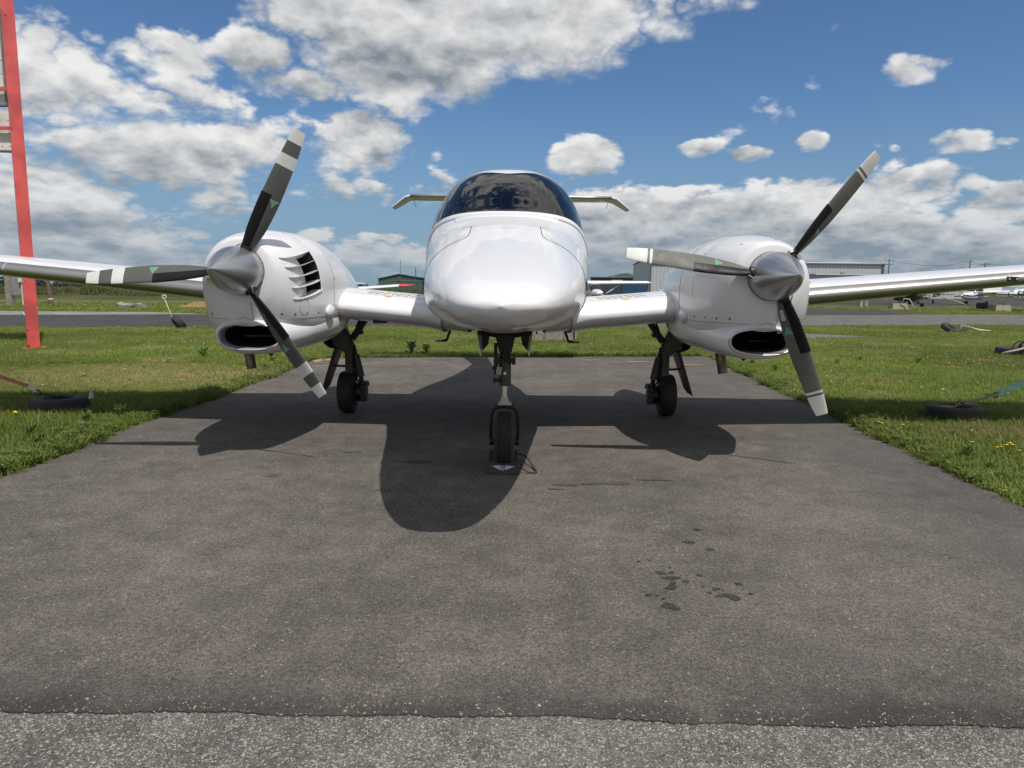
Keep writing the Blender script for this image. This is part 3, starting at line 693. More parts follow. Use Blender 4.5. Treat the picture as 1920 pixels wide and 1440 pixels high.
# ------------------------------------------------------------------ nacelles and propellers
NX = 1.67; HY, HZ = 4.45, 1.228
def nac_tab(): return [
 (4.5125, .153, 1.3825, 1.0735, 1.228, 2, 2), (4.516, .19, 1.422, 1.01, 1.222, 2, 2.05), (4.535, .228, 1.440, .955, 1.205, 2.05, 2.1), (4.60, .277, 1.458, .865, 1.165, 2.1, 2.5), (4.75, .330, 1.486, .775, 1.145, 2.15, 3.1),
 (5.0, .379, 1.516, .705, 1.13, 2.2, 3.2), (5.3, .397, 1.526, .68, 1.125, 2.2, 3.0), (5.7, .385, 1.503, .685, 1.12, 2.2, 2.7), (6.2, .335, 1.430, .735, 1.11, 2.1, 2.4), (6.8, .245, 1.315, .83, 1.09, 2, 2.2), (7.3, .145, 1.205, .93, 1.07, 2, 2), (7.6, .03, 1.10, 1.0, 1.05, 2, 2)]
OY0, OY1 = 4.565, 4.97
def blade_pt(r, c, side, off=0.0):
    """c 0 leading edge..1; side +1 the face towards the nose. local: radial, tangential (towards leading edge), forward"""
    ch = float(_bc(r)); be_ = R(float(_bb(r))); th = float(_bt(r))
    x = (.42-c)*ch
    yt = th*ch*(2.97*math.sqrt(c)-1.26*c-3.516*c*c+2.843*c**3-1.036*c**4)*.5
    v = side*yt*(1.25 if side > 0 else .55) + (off*side)
    x += off*1.2 if c < .01 else 0
    return (x*math.cos(be_)-v*math.sin(be_), x*math.sin(be_)+v*math.cos(be_))
_bc = pchip([.08, .13, .20, .30, .45, .62, .78, .88, .935], [.055, .075, .100, .124, .130, .120, .103, .085, .069])
_bb = pchip([.08, .2, .35, .5, .7, .935], [58, 52, 42, 34, 27, 21])
_bt = pchip([.08, .15, .25, .45, .7, .935], [.60, .34, .20, .13, .10, .08])
bl_c = .5*(1-np.cos(np.linspace(0, math.pi, 13)))
def blade_grid(rs, cs0=0.0, cs1=1.0, off=0.0):
    cl = [(cs0+(cs1-cs0)*c, 1) for c in bl_c[::-1]] + [(cs0+(cs1-cs0)*c, -1) for c in bl_c[1:]]
    return np.array([[(r, *blade_pt(r, c, sd, off)) for c, sd in cl] for r in rs])
def to_prop(P_, ang, cx):
    """radial direction ang (x right, z up seen from the nose); the blades turn anticlockwise seen from there"""
    ca, sa = math.cos(ang), math.sin(ang)
    P_ = np.asarray(P_); r, t, fwd = P_[..., 0], P_[..., 1], P_[..., 2]
    return np.stack([cx+r*ca-t*sa, HY-fwd, HZ+r*sa+t*ca], -1)
def nacelle(side, base_ang, bands, embl_r, with_card, blade_m):
    cx = side*NX; S = Surf(nac_tab(), cx)
    pa, pb = R(54), R(100)
    fa, fb_ = S.phi_at_z(4.575, 1.31), S.phi_at_z(4.65, 1.05)
    ba, bb_ = S.phi_at_z(4.96, 1.375), S.phi_at_z(4.99, 1.112)
    ph = np.concatenate([np.linspace(0, pa, 18), np.linspace(pa, pb, 17)[1:], np.linspace(pb, 2*math.pi, 60)[1:-1]])
    ys_ = np.concatenate([4.5125+(OY0-4.5125)*np.linspace(0, 1, 12)**1.8, np.linspace(OY0, OY1, 18)[1:], np.linspace(OY1, 7.6, 42)[1:]])
    # the gill opening leans back and climbs towards the rear
    win = lambda p: np.where(p <= pb, 1, np.clip(1-(p-pb)/R(60), 0, 1))*np.where(p >= pa, 1, np.clip(p/pa, 0, 1))
    lean = lambda p: .075*np.clip((p-pa)/(pb-pa), 0, 1)*win(p)
    YYn = np.stack([ys_ + lean(p)*np.interp(ys_, [4.515, OY0, OY1, 5.6, 7.6], [0, 1, .3, 0, 0]) for p in ph], 1)
    def warp(p, y):
        q = min(max((p-pa)/(pb-pa), 0), 1); t = np.interp(y, [OY0, OY1], [0, 1])
        tgt = (fa+(fb_-fa)*q)*(1-t)+(ba+(bb_-ba)*q)*t
        k = float(win(p))*np.interp(y, [4.515, OY0, OY1, 5.7], [0, 1, 1, 0])
        return p+(tgt-(pa+(pb-pa)*q))*k
    PPn = np.stack([warp(p, ys_) for p in ph], 1)
    Gn = S.P(YYn, PPn)
    NI0, NI1, NJ0, NJ1 = 11, 28, 17, 33
    skp = np.zeros((len(ys_)-1, len(ph)), bool); skp[NI0:NI1, NJ0:NJ1] = True
    # nothing behind the chin intake: the lower cowl closes the body there
    csn = cx - side*.03*np.clip((4.95-YYn)/.42, 0, 1)
    skp |= ((np.abs(Gn[..., 0]-csn)/.203)**2.5 + (np.abs(Gn[..., 2]-.812)/.084)**2.5 < 1)[:-1] & (YYn[:-1] < 4.97)
    mb = mbp(); mb.grid(Gn, True, skip=skp); nac = mb.build('nacelle', M['white'], plane)
    # recess behind the gills: a ramp going in, then a dark duct
    sub = YYn[NI0:NI1+1][:, NJ0:NJ1+1]; php = PPn[NI0:NI1+1][:, NJ0:NJ1+1]; ni, nj = sub.shape
    tt = (sub-sub[:1])/(sub[-1:]-sub[:1])
    edge = np.ones(15); 
    def inner(f): return S.P(sub, php) - S.N(sub, php)*(f[..., None])
    dep = .062*np.clip(tt/.72, 0, 1)**1.0
    Pin = inner(dep)
    mb = mbp(); mb.grid(Pin[:13]); mb.build('cooling_ramp', M['white'], nac)
    mb = mbp()
    mb.grid(inner(dep+.05)[12:])
    for j in (0, nj-1): mb.grid(np.stack([S.P(sub[:, j], php[:, j]), S.P(sub[:, j], php[:, j], -.12)], 1))
    mb.grid(np.stack([S.P(sub[-1], php[-1]), S.P(sub[-1], php[-1], -.12)], 0)); mb.build('duct', M['cavity'], nac)
    # raised lip round the opening
    mb = mbp()
    lp_ = [S.P(sub[i, 0], php[i, 0], .003) for i in range(ni)] + [S.P(sub[-1, j], php[-1, j], .003) for j in range(1, nj)] + [S.P(sub[i, -1], php[i, -1], .003) for i in range(ni-2, -1, -1)]
    mb.tube(lp_, [.001+.0045*min(1, min(i, len(lp_)-1-i)/9) for i in range(len(lp_))], 8); mb.build('gill_rim', M['white'], nac)
    for q in range(5):       # the gill blades, each a thin fin along the flow
        j = int(round(q*(nj-1)/4))
        if q in (0,): o_in = .02
        out_ = S.P(sub[:, j], php[:, j], .006); inn = S.P(sub[:, j], php[:, j]) - S.N(sub[:, j], php[:, j])*(np.clip(dep[:, j], 0, .085)[:, None]+.006)
        tz = np.array((0, 0, .0022))
        mb = mbp(); A_ = np.stack([out_+tz, inn+tz], 1); B_ = np.stack([inn-tz, out_-tz], 1); mb.grid(np.concatenate([A_, B_], 1), True, False); mb.build('gill_blade', M['white'], nac)
    # chin scoop: rounded rim, outer bowl, dark inside
    def scoop(y, hw, z0, z1, n_=2.7, k=56):
        a = np.linspace(0, 2*math.pi, k, endpoint=False); u, v = np.cos(a), np.sin(a); r = (np.abs(u)**n_+np.abs(v)**n_)**(-1/n_)
        zc_ = (z0+z1)/2; hz = (z1-z0)/2
        # flat top, deep belly
        cs = cx - side*.03*min(1, max(0, (4.95-y)/.42))
        return np.stack([cs+hw*r*u, np.full(k, y)+.035*np.abs(u*r)**2, zc_+hz*r*v], -1)
    outer = [scoop(y, hw, z0, z1, n_) for y, hw, z0, z1, n_ in [(4.516, .2125, .7205, .9025, 2.5), (4.535, .224, .710, .912, 2.5), (4.58, .240, .699, .925, 2.4), (4.66, .266, .689, .945, 2.3), (4.78, .304, .680, .97, 2.2), (4.95, .352, .672, 1.02, 2.1), (5.2, .388, .669, 1.05, 2.1), (5.6, .38, .675, 1.05, 2.2), (6.0, .33, .71, 1.04, 2.2)]]
    mb = mbp(); mb.grid(np.stack(outer), True); low_ = mb.build('lower_cowl', M['white'], nac)
    lipr = [scoop(y, hw, z0, z1, 2.5) for y, hw, z0, z1 in [(4.60, .189, .740, .885), (4.53, .190, .738, .886), (4.504, .193, .735, .889), (4.496, .198, .731, .893), (4.498, .204, .727, .897), (4.507, .209, .723, .900), (4.516, .2127, .7203, .9027)]]
    mb = mbp(); mb.grid(np.stack(lipr), True); mb.build('intake_lip', M['lipmetal'], nac)
    mb = mbp(); th_ = [scoop(4.60, .1892, .7398, .8852, 2.5), scoop(4.95, .17, .75, .88, 2.5)]; mb.grid(np.stack(th_), True); mb.add(th_[1], [tuple(range(56))]); mb.build('intake_throat', M['cavity'], nac)
    mb = mbp(); mb.box((cx+.03, 4.78, .805), (.20, .10, .010), rz=R(12)); mb.build('intake_vane', M['gear_dark'], nac)
    # parting line between upper and lower cowl, vertical joint, screws, inspection hatch
    mb = mbp()
    for s in (-1, 1):
        mb.tube([S.P(np.array(y), np.array(S.phi_at_z(y, .925+.008*(y-4.6), s)), .0) for y in np.concatenate([4.545+.25*np.linspace(0, 1, 10)**1.6, np.linspace(4.83, 6.3, 26)])], .0020, 6)
    fy = lambda z: next(y for y in np.linspace(4.515, 5.2, 400) if S.P(np.array(y), np.array(math.pi))[2] < z)
    mb.tube([(cx+.06, fy(z)-.004+.02*0, z) for z in np.linspace(1.03, .92, 8)], .0018, 6)
    mb.tube([S.P(np.array(4.98), np.array(p), 0) for p in np.linspace(-R(95), R(40), 50)], .0014, 6)
    mb.tube([S.P(np.array(5.28), np.array(p), 0) for p in np.linspace(-R(110), R(120), 70)], .0020, 6)
    mb.build('cowl_seam', M['seamgrey'], nac)
    mb = mbp()
    def screw(y, p, r=.007):
        a = S.P(np.array(y), np.array(p), -.002); b = S.P(np.array(y), np.array(p), .0015); mb.cyl(a, b, r, n=8)
    for s in (-1, 1):
        for y in (4.60, 4.68, 4.80, 4.95, 5.15): screw(y, S.phi_at_z(y, .955, s))
    for y, p in ((4.66, R(12)), (4.66, -R(30)), (4.98, R(20)), (4.98, -R(50)), (5.30, R(15)), (5.30, R(80)), (5.30, -R(60)), (4.62, R(150)), (4.62, -R(150))): screw(y, p)
    mb.build('cowl_screw', M['seam'], nac)['kind'] = 'stuff'
    mb = mbp(); yc, pc = 4.76, S.phi_at_z(4.76, 1.0, 1)
    mb.tube([S.P(np.array(yc+.055*math.cos(a)), np.array(pc+.13*math.sin(a)), 0) for a in np.linspace(0, 2*math.pi, 30, endpoint=False)], .0014, 6, True); mb.build('hatch_seam', M['seamgrey'], nac)
    # blister where cowl meets wing, exhaust stub, drain fin
    mb = mbp(); yb2 = 5.18; pz = S.phi_at_z(yb2, .955, -side); Pc = S.P(np.array(yb2), np.array(pz))
    rows = [[(Pc[0]+.030*math.sin(a)*math.cos(b2)*1.0, Pc[1]-.09*math.cos(a), Pc[2]+.055*math.sin(a)*math.sin(b2)) for b2 in np.linspace(0, 2*math.pi, 16, endpoint=False)] for a in np.linspace(.02, math.pi-.02, 12)]
    mb.grid(np.array(rows), True); mb.build('blister', M['white'], nac)
    mb = mbp(); ex = cx-.13; mb.cyl((ex-.035, 5.02, .75), (ex, 5.0, .555), .034, .034, 18, False); mb.cyl((ex, 5.0, .556), (ex-.035, 5.02, .75), .030, .030, 18, False); mb.lathe([(.034, 0), (.030, 0)], (ex, 5.0, .555), 'z', 18); mb.build('exhaust_pipe', M['exhaust'], nac)
    mb = mbp(); mb.prism([(cx-.02, .69), (cx+.03, .69), (cx+.01, .645)], 4.98, 5.03); mb.build('drain_fin', M['gear_dark'], nac)
    # propeller: hub, spinner, three blades
    mb = mbp(); mb.lathe([(.02, 4.38), (.09, 4.38), (.10, 4.42), (.10, 4.50), (.02, 4.50)], (cx, 0, HZ), 'y', 24); prop = mb.build('propeller', M['gear_dark'], plane)
    SR = .151
    prof = [(.0008, 4.066)] + [(SR*(1-(1-t)**1.62), 4.066+.385*t) for t in np.linspace(.015, 1, 28)] + [(SR+.001, 4.478), (SR+.001, 4.506), (SR-.006, 4.510), (.02, 4.511)]
    mb = mbp(); mb.lathe(prof, (cx, 0, HZ), 'y', 64); sp = mb.build('spinner', M['spinner'], prop)
    mb = mbp(); mb.lathe([(SR+.0017, 4.472), (SR+.0017, 4.476)], (cx, 0, HZ), 'y', 64)
    for k in range(12):
        a = base_ang+R(15+30*k)
        for yy, rr_ in ((4.492, SR+.001), (4.462, SR+.0005)):
            mb.cyl((cx+(rr_-.002)*math.cos(a), yy, HZ+(rr_-.002)*math.sin(a)), (cx+(rr_+.002)*math.cos(a), yy, HZ+(rr_+.002)*math.sin(a)), .005, n=8)
    mb.build('spinner_screw', M['seamgrey'], prop)['kind'] = 'stuff'
    for k in range(3):
        an = base_ang + k*2*math.pi/3
        mb = mbp(); Gb = to_prop(blade_grid(np.linspace(.09, .935, 44)), an, cx); mb.grid(Gb); mb.add(Gb[-1], [tuple(range(Gb.shape[1]))]); bl = mb.build('blade', blade_m, prop)
        mb = mbp(); Gb = to_prop(blade_grid(np.linspace(.13, .515, 24), 0.0, .47, .0020), an, cx); mb.grid(Gb)
        mb.add(Gb[-1], [tuple(range(Gb.shape[1]))]); mb.build('blade_boot', M['black'], prop)
        for (r0, r1, tipm) in bands:
            mb = mbp(); Gb = to_prop(blade_grid(np.linspace(r0, r1, 8), 0, 1, .0009), an, cx); mb.grid(Gb)
            if r1 > .93: mb.add(Gb[-1], [tuple(range(Gb.shape[1]))])
            mb.build('blade_band', M[tipm], prop)
        mb = mbp(); mb.cyl(to_prop((.125, .0, 0), an, cx), to_prop((.165, 0, 0), an, cx), .040, .036, 16); mb.build('blade_root', M['gear_dark'], prop)
        mb = mbp(); mb.tube([to_prop(p, an, cx) for p in ((.128, .045, .05), (.146, .040, .055), (.163, .028, .05), (.18, .022, .042))], .0045, 6); mb.build('boot_lead', M['chrome'], prop)
        # triangular emblem on the blade's face
        er = embl_r[k]
        def ept(dr, dc, off): 
            c = .70+dc/float(_bc(er)); return to_prop((er+dr, *blade_pt(er+dr, min(max(c, .05), .97), 1, off)), an, cx)
        tri = [(-.030, 0), (.017, -.027), (.017, .027)]
        if side < 0 and k == 1: tri = [(0, -.028), (-.026, .018), (.026, .018)]
        for sc_, mt_, of_, nm in ((1.06, 'bladewhite', .0014, 'emblem'), (.94, 'green', .0020, 'emblem_face')):
            mb = mbp(); V = []
            pts = [(a[0]*sc_, a[1]*sc_) for a in tri]; N_ = 5
            for i in range(N_+1):
                for j in range(N_+1-i):
                    u, v = i/N_, j/N_; V.append(ept(pts[0][0]+(pts[1][0]-pts[0][0])*u+(pts[2][0]-pts[0][0])*v, pts[0][1]+(pts[1][1]-pts[0][1])*u+(pts[2][1]-pts[0][1])*v, of_))
            idx = {}; c_ = 0
            for i in range(N_+1):
                for j in range(N_+1-i): idx[i, j] = c_; c_ += 1
            F = []
            for i in range(N_):
                for j in range(N_-i):
                    F.append((idx[i, j], idx[i+1, j], idx[i, j+1]))
                    if j < N_-i-1: F.append((idx[i+1, j], idx[i+1, j+1], idx[i, j+1]))
            mb.add(V, F); mb.build(nm, M[mt_], prop)
        mb = mbp()
        for q in range(3):
            a = [(0, 0), tri[q]]; mb.tube([ept(a[1][0]*t, a[1][1]*t, .0022) for t in (.08, .5, .82)], .0007, 4)
        for q in range(3):
            b0, b1 = tri[q], tri[(q+1) % 3]; mb.tube([ept((b0[0]+(b1[0]-b0[0])*t)*.42, (b0[1]+(b1[1]-b0[1])*t)*.42, .0022) for t in (0, .5, 1)], .0006, 4)
        mb.build('emblem_line', M['bladewhite'], prop)
        if with_card and k == 2:
            mb = mbp(); mb.grid(np.array([[to_prop((r, *blade_pt(r, c, 1, .0016)), an, cx) for c in (.62, .74, .86)] for r in (.215, .25, .285)])); mb.build('data_card', M['bladewhite'], prop)
            mb = mbp()
            for i in range(4): mb.grid(np.array([[to_prop((r, *blade_pt(r, c, 1, .0022)), an, cx) for c in (.66, .74, .82)] for r in (.235+.012*i, .238+.012*i)]))
            mb.build('data_card_print', M['seamgrey'], prop)
nacelle(-1, R(63.8), [(.70, .775, 'bladewhite'), (.855, .935, 'bladewhite')], (.47, .52, .56), False, M['blade2'])
nacelle(1, R(52.2), [(.775, .791, 'bladewhite'), (.806, .935, 'bladewhite')], (.36, .36, .36), True, M['blade'])
# ------------------------------------------------------------------ landing gear
def tyre(mbx, c, r, wdt, rim_r, axis='x', n=40):
    pr = []
    for a in np.linspace(-1, 1, 17):
        s_ = abs(a)
        pr.append((r-(.28*(r-rim_r))*max(0, s_-.35)**2/.42 - (r-rim_r)*.55*max(0, s_-.8)/.2*.9, a*wdt/2))
    pr = [(rim_r, -wdt*.36)] + pr + [(rim_r, wdt*.36)]
    mbx.lathe(pr, c, axis, n)
# nose gear
g = mbp(); NY = 4.42
g.prism([(-.075, .905), (.075, .905), (.042, .745), (-.038, .745)], NY-.03, NY+.06); g.cyl((0, NY, .78), (0, NY, .67), .034, n=18)
ng = g.build('nose_gear', M['gear_dark'], plane)
g = mbp(); g.cyl((0, NY, .68), (0, NY, .53), .038, n=22); g.cyl((0, NY, .60), (0, NY, .594), .0395, n=22); g.cyl((0, NY, .555), (0, NY, .53), .0385, .035, n=22); g.build('oleo_strut', M['gear'], ng)
g = mbp(); g.box((0, NY, .688), (.128, .07, .028)); g.box((-.052, NY-.02, .685), (.024, .05, .055)); g.box((.055, NY-.01, .685), (.022, .05, .04)); g.build('collar', M['gear_dark'], ng)
g = mbp(); g.cyl((-.058, NY-.03, .80), (-.058, NY-.03, .70), .011, n=12); g.cyl((-.062, NY-.03, .70), (-.060, NY-.03, .60), .009, n=10); g.box((-.060, NY-.03, .645), (.035, .03, .02)); g.cyl((-.066, NY-.035, .567), (-.02, NY-.03, .567), .010, n=10); g.box((-.064, NY-.03, .567), (.02, .03, .03)); g.build('steering_actuator', M['gear_dark'], ng)
g = mbp(); g.box((-.036, NY-.045, .628), (.034, .012, .048), ry=R(8)); g.build('placard', M['label'], ng)
g = mbp(); g.cyl((.0, NY-.036, .612), (.0, NY-.042, .612), .009, n=14); g.build('charging_valve', M['chrome'], ng)
g = mbp(); g.cyl((0, NY, .54), (0, NY, .415), .0225, n=22); g.build('piston', M['chrome'], ng)
g = mbp(); g.prism([(-.022, .46), (.022, .46), (.028, .425), (-.028, .425)], NY-.045, NY-.03); g.box((0, NY, .418), (.085, .07, .014)); g.build('torque_plate', M['metal'], ng)
g = mbp()
fp = [(-.082, .148), (-.088, .25), (-.086, .335), (-.075, .375), (-.05, .395), (0, .402), (.05, .395), (.075, .375), (.086, .335), (.088, .25), (.082, .148)]
g.tube([(x, NY, z) for x, z in fp], [.011, .012, .013, .014, .016, .018, .016, .014, .013, .012, .011], 10)
for s in (-1, 1): g.cyl((s*.062, NY, .175), (s*.094, NY, .172), .022, n=14)
g.build('fork', M['gear_dark'], ng)
g = mbp(); tyre(g, (0, NY, .182), .182, .128, .075); g.build('tyre', M['tyre'], ng)
g = mbp()
for x in (-.032, -.011, .011, .032): g.lathe([(.1815, x-.0025), (.1832, x), (.1815, x+.0025)], (0, NY, .182), 'x', 40)
g.build('tyre_groove', M['cavity'], ng)['kind'] = 'stuff'
g = mbp(); g.lathe([(.02, -.046), (.075, -.040), (.077, -.046), (.077, .046), (.075, .040), (.02, .046)], (0, NY, .182), 'x', 28); g.build('wheel_rim', M['gear'], ng)
for s in (-1, 1):
    g = mbp(); g.prism([(s*.168, .905), (s*.164, .905), (s*.140, .745), (s*.145, .742)], NY-.28, NY+.16); g.build('gear_door', M['white'], ng)
    g = mbp(); g.prism([(s*.160, .90), (s*.118, .895), (s*.10, .83), (s*.106, .79), (s*.138, .752)], NY-.02, NY+.06); g.tube([(s*.05, NY, .84), (s*.12, NY, .85)], .010, 8); g.build('door_bracket', M['gear_dark'], ng)
# main gear
def main_gear(s):
    Y = 6.38; X = lambda x: s*x
    g = mbp(); g.prism([(X(1.39), .66), (X(1.455), .66), (X(1.455), .31), (X(1.39), .31)], Y-.04, Y+.04); mg = g.build('main_gear', M['gear'], plane)
    g = mbp(); g.prism([(X(1.60), .86), (X(1.48), .86), (X(1.395), .64), (X(1.41), .60), (X(1.455), .545), (X(1.50), .59), (X(1.56), .62)], Y-.05, Y+.05); g.build('trunnion', M['gear'], mg)
    g = mbp(); g.cyl((X(1.56), Y+.06, .73), (X(1.58), Y+.075, .73), .15, n=30); g.lathe([(.135, 0), (.15, 0)], (X(1.555), Y+.055, .73), 'x', 24); g.build('wheel_cover', M['gear_dark'], mg)
    g = mbp(); g.prism([(X(1.53), .60), (X(1.495), .60), (X(1.625), .245), (X(1.66), .20)], Y-.12, Y+.10); g.build('gear_door', M['gear_dark'], mg)
    g = mbp(); g.cyl((X(1.44), Y, .425), (X(1.56), Y, .43), .010, n=10); g.build('door_link', M['gear_dark'], mg)
    g = mbp(); g.cyl((X(1.335), Y+.03, .33), (X(1.375), Y+.03, .53), .040, .034, 16); g.build('shock_absorber', M['gear'], mg)
    g = mbp(); g.cyl((X(1.375), Y+.03, .52), (X(1.395), Y+.03, .62), .020, n=14); g.cyl((X(1.33), Y+.03, .34), (X(1.325), Y+.03, .27), .022, n=12); g.build('shock_rod', M['gear_dark'], mg)
    g = mbp(); g.prism([(X(1.42), .69), (X(1.37), .66), (X(1.235), .86), (X(1.285), .87)], Y-.03, Y+.03); g.tube([(X(1.36), Y, .77), (X(1.315), Y, .87)], .010, 8); g.cyl((X(1.315), Y-.04, .735), (X(1.315), Y+.03, .735), .022, n=14); g.build('side_brace', M['gear_dark'], mg)
    g = mbp(); g.tube([(X(1.49), Y-.06, .83), (X(1.44), Y-.06, .76), (X(1.40), Y-.06, .70), (X(1.375), Y-.06, .62), (X(1.385), Y-.05, .45), (X(1.36), Y-.05, .33), (X(1.32), Y-.05, .27)], .0055, 6); g.build('brake_hose', M['black'], mg)
    g = mbp(); g.prism([(X(1.48), .26), (X(1.455), .33), (X(1.40), .33), (X(1.34), .25), (X(1.31), .20), (X(1.36), .17), (X(1.47), .17)], Y-.02, Y+.10); g.build('trailing_arm', M['gear_dark'], mg)
    g = mbp(); tyre(g, (X(1.448), Y+.02, .19), .19, .160, .085); g.build('tyre', M['tyre'], mg)
    g = mbp(); g.lathe([(.02, -.05), (.085, -.045), (.086, -.055), (.086, .055), (.085, .045), (.02, .05)], (X(1.448), Y+.02, .19), 'x', 26); g.build('wheel_rim', M['gear'], mg)
    g = mbp(); g.cyl((X(1.28), Y+.02, .19), (X(1.36), Y+.02, .19), .085, n=26)
    for a in np.linspace(-.8, 2.2, 7): g.box((X(1.29), Y+.02-.085*math.cos(a), .19+.085*math.sin(a)), (.05, .035, .035))
    g.build('brake_caliper', M['gear_dark'], mg)
for s in (-1, 1): main_gear(s)
# ------------------------------------------------------------------ wheel chock with a winged emblem, and its rope
cx0 = AX; ch = empty('wheel_chock', (cx0, 4.45, 0), 'dark rubber wheel chock with silver wings emblem in front of the nose wheel', 'wheel chock')
def chm(): return MB((cx0, 4.45, 0))
g = chm(); a0 = (0.115)
V = [(-.112, 4.262, .004), (.098, 4.250, .004), (.105, 4.40, .004), (-.095, 4.405, .004), (-.100, 4.292, .072), (.092, 4.285, .070), (.094, 4.318, .072), (-.098, 4.325, .074)]
g.add([(x+cx0, y, z) for x, y, z in V], [(0, 1, 5, 4), (4, 5, 6, 7), (1, 2, 6, 5), (3, 0, 4, 7), (2, 3, 7, 6), (3, 2, 1, 0)]); fb = g.build('front_block', M['chock'], ch)
g = chm(); V = [(-.100, 4.50, .004), (.085, 4.50, .004), (.088, 4.66, .004), (-.100, 4.66, .004), (-.100, 4.575, .078), (.083, 4.575, .078), (.083, 4.615, .078), (-.100, 4.615, .078)]
g.add([(x+cx0, y, z) for x, y, z in V], [(0, 1, 5, 4), (4, 5, 6, 7), (1, 2, 6, 5), (3, 0, 4, 7), (2, 3, 7, 6), (3, 2, 1, 0)]); g.build('rear_block', M['chock'], ch)
def fp3(u, v, off=.0015):        # u -1..1 across the face, v 0..1 up it
    A, B, C_, D_ = [np.array(q) for q in ((-.112, 4.262, .004), (.098, 4.250, .004), (.092, 4.285, .070), (-.100, 4.292, .072))]
    s_ = (u+1)/2; p = (A*(1-s_)+B*s_)*(1-v)+(D_*(1-s_)+C_*s_)*v; n_ = np.cross(B-A, D_-A); n_ /= np.linalg.norm(n_); return p+n_*off+np.array((cx0, 0, 0))
g = chm()
for s in (-1, 1):
    for k in range(7):       # feathers
        x0, x1 = .14+.085*k, .215+.085*k; top = .70-.012*k; bot = .30+.052*k
        g.add([fp3(s*x0, bot), fp3(s*x1, bot+.045), fp3(s*(x1+.05), top), fp3(s*(x0+.01), top+.01)], [(0, 1, 2, 3)])
g.add([fp3(.105*math.cos(a), .48+.20*math.sin(a), .0012) for a in np.linspace(0, 2*math.pi, 20, endpoint=False)], [tuple(range(20))])
g.build('winged_emblem', M['emblem'], fb)['kind'] = 'stuff'
g = chm(); g.add([fp3(.055*math.cos(a), .48+.11*math.sin(a), .0026) for a in np.linspace(0, 2*math.pi, 16, endpoint=False)], [tuple(range(16))]); g.build('emblem_centre', M['chock'], fb)
g = chm(); g.tube([(cx0+x, y, z) for x, y, z in ((.07, 4.60, .045), (.115, 4.59, .05), (.15, 4.52, .045), (.178, 4.45, .018), (.195, 4.36, .010), (.205, 4.30, .008), (.19, 4.275, .008), (.15, 4.28, .010), (.12, 4.295, .025), (.09, 4.30, .035))], .0055, 8); g.build('rope', simple('rope_dark', (.05, .035, .025), .9, var=.5, vscale=80), ch)
# ================================================================== THE RED SIGN POLE
M['red'] = simple('red_paint', (.56, .085, .08), .35, var=.26, vscale=2.2, coat=.25)
M['redrust'] = simple('rust_spots', (.07, .02, .015), .8)
M['board'] = simple('weathered_white_board', (.62, .60, .56), .6, var=.2, vscale=4)
M['boardedge'] = simple('board_frame_grey', (.20, .20, .20), .6)
px0, py0 = -8.60, 12.72
pole = empty('sign_pole', (px0, py0, 0), 'tall red square steel pole standing in the grass left of the plane', 'pole')
def pm(): return MB((px0, py0, 0))
g = pm(); q = R(37); hs = .094
pl = [(px0+hs*math.sqrt(2)*math.cos(q+a), py0+hs*math.sqrt(2)*math.sin(q+a)) for a in (math.pi/4*k for k in (1, 3, 5, 7))]
g.prism(pl, .0, 8.2, 'z'); g.build('post', M['red'], pole)
g = pm(); g.prism([(px0+(x-px0)*1.9, py0+(y-py0)*1.9) for x, y in pl], -.02, .012, 'z'); g.build('base_plate', M['red'], pole)
g = pm(); rg = np.random.RandomState(5)
e0 = np.array(pl[2]); 
for k in range(16):
    z = rg.uniform(.1, 5.8); sd = rg.randint(0, 2); a_, b_ = (np.array(pl[2]), np.array(pl[3])) if sd else (np.array(pl[2]), np.array(pl[1]))
    t = abs(rg.randn())*.15; p = a_+(b_-a_)*min(t, .9); n_ = p-np.array((px0, py0)); n_ = n_/np.linalg.norm(n_)*.0015
    wd = rg.uniform(.004, .010); hh = rg.uniform(.006, .03); d_ = (b_-a_)/np.linalg.norm(b_-a_)*wd
    g.add([(p[0]+n_[0]-d_[0], p[1]+n_[1]-d_[1], z), (p[0]+n_[0]+d_[0], p[1]+n_[1]+d_[1], z), (p[0]+n_[0]+d_[0], p[1]+n_[1]+d_[1], z+hh), (p[0]+n_[0]-d_[0], p[1]+n_[1]-d_[1], z+hh)], [(0, 1, 2, 3)])
g.build('rust_chip', M['redrust'], pole)['kind'] = 'stuff'
g = pm(); g.box((pl[2][0]+.02, pl[2][1]-.006, .03), (.03, .02, .05)); g.build('drain_notch', M['redrust'], pole)
for z in (4.45, 3.80):
    g = pm(); g.box((px0-.38, py0+.02, z), (.62, .05, .055)); g.build('bracket', M['red'], pole)
for (z0, z1, xr, lab, yy) in ((4.22, 7.0, -8.79, 'upper white sign board held by a red bracket beside the pole', 12.86), (3.45, 4.10, -8.745, 'lower white sign board held by a red bracket beside the pole', 12.86)):
    sb = empty('sign_board', (xr-.6, yy, z0), lab, 'sign board', 'boards on the red pole')
    g = MB((xr-.6, yy, z0)); g.box((xr-.62, yy, (z0+z1)/2), (1.20, .10, z1-z0)); g.build('panel', M['board'], sb)
    g = MB((xr-.6, yy, z0)); g.box((xr-.012, yy, (z0+z1)/2), (.026, .13, z1-z0+.02)); g.build('edge_trim', M['boardedge'], sb)
    g = MB((xr-.6, yy, z0)); g.box((xr-.62, yy, z0-.014), (1.24, .13, .026)); g.build('bottom_trim', M['boardedge'], sb)
    g = MB((xr-.6, yy, z0))
    for k in range(int((z1-z0)/.22)+1):
        for dxx in (.05, .19): g.cyl((xr-dxx, yy-.050, z0+.06+.22*k), (xr-dxx, yy-.056, z0+.06+.22*k), .009, n=8)
    g.build('rivet', M['boardedge'], sb)['kind'] = 'stuff'
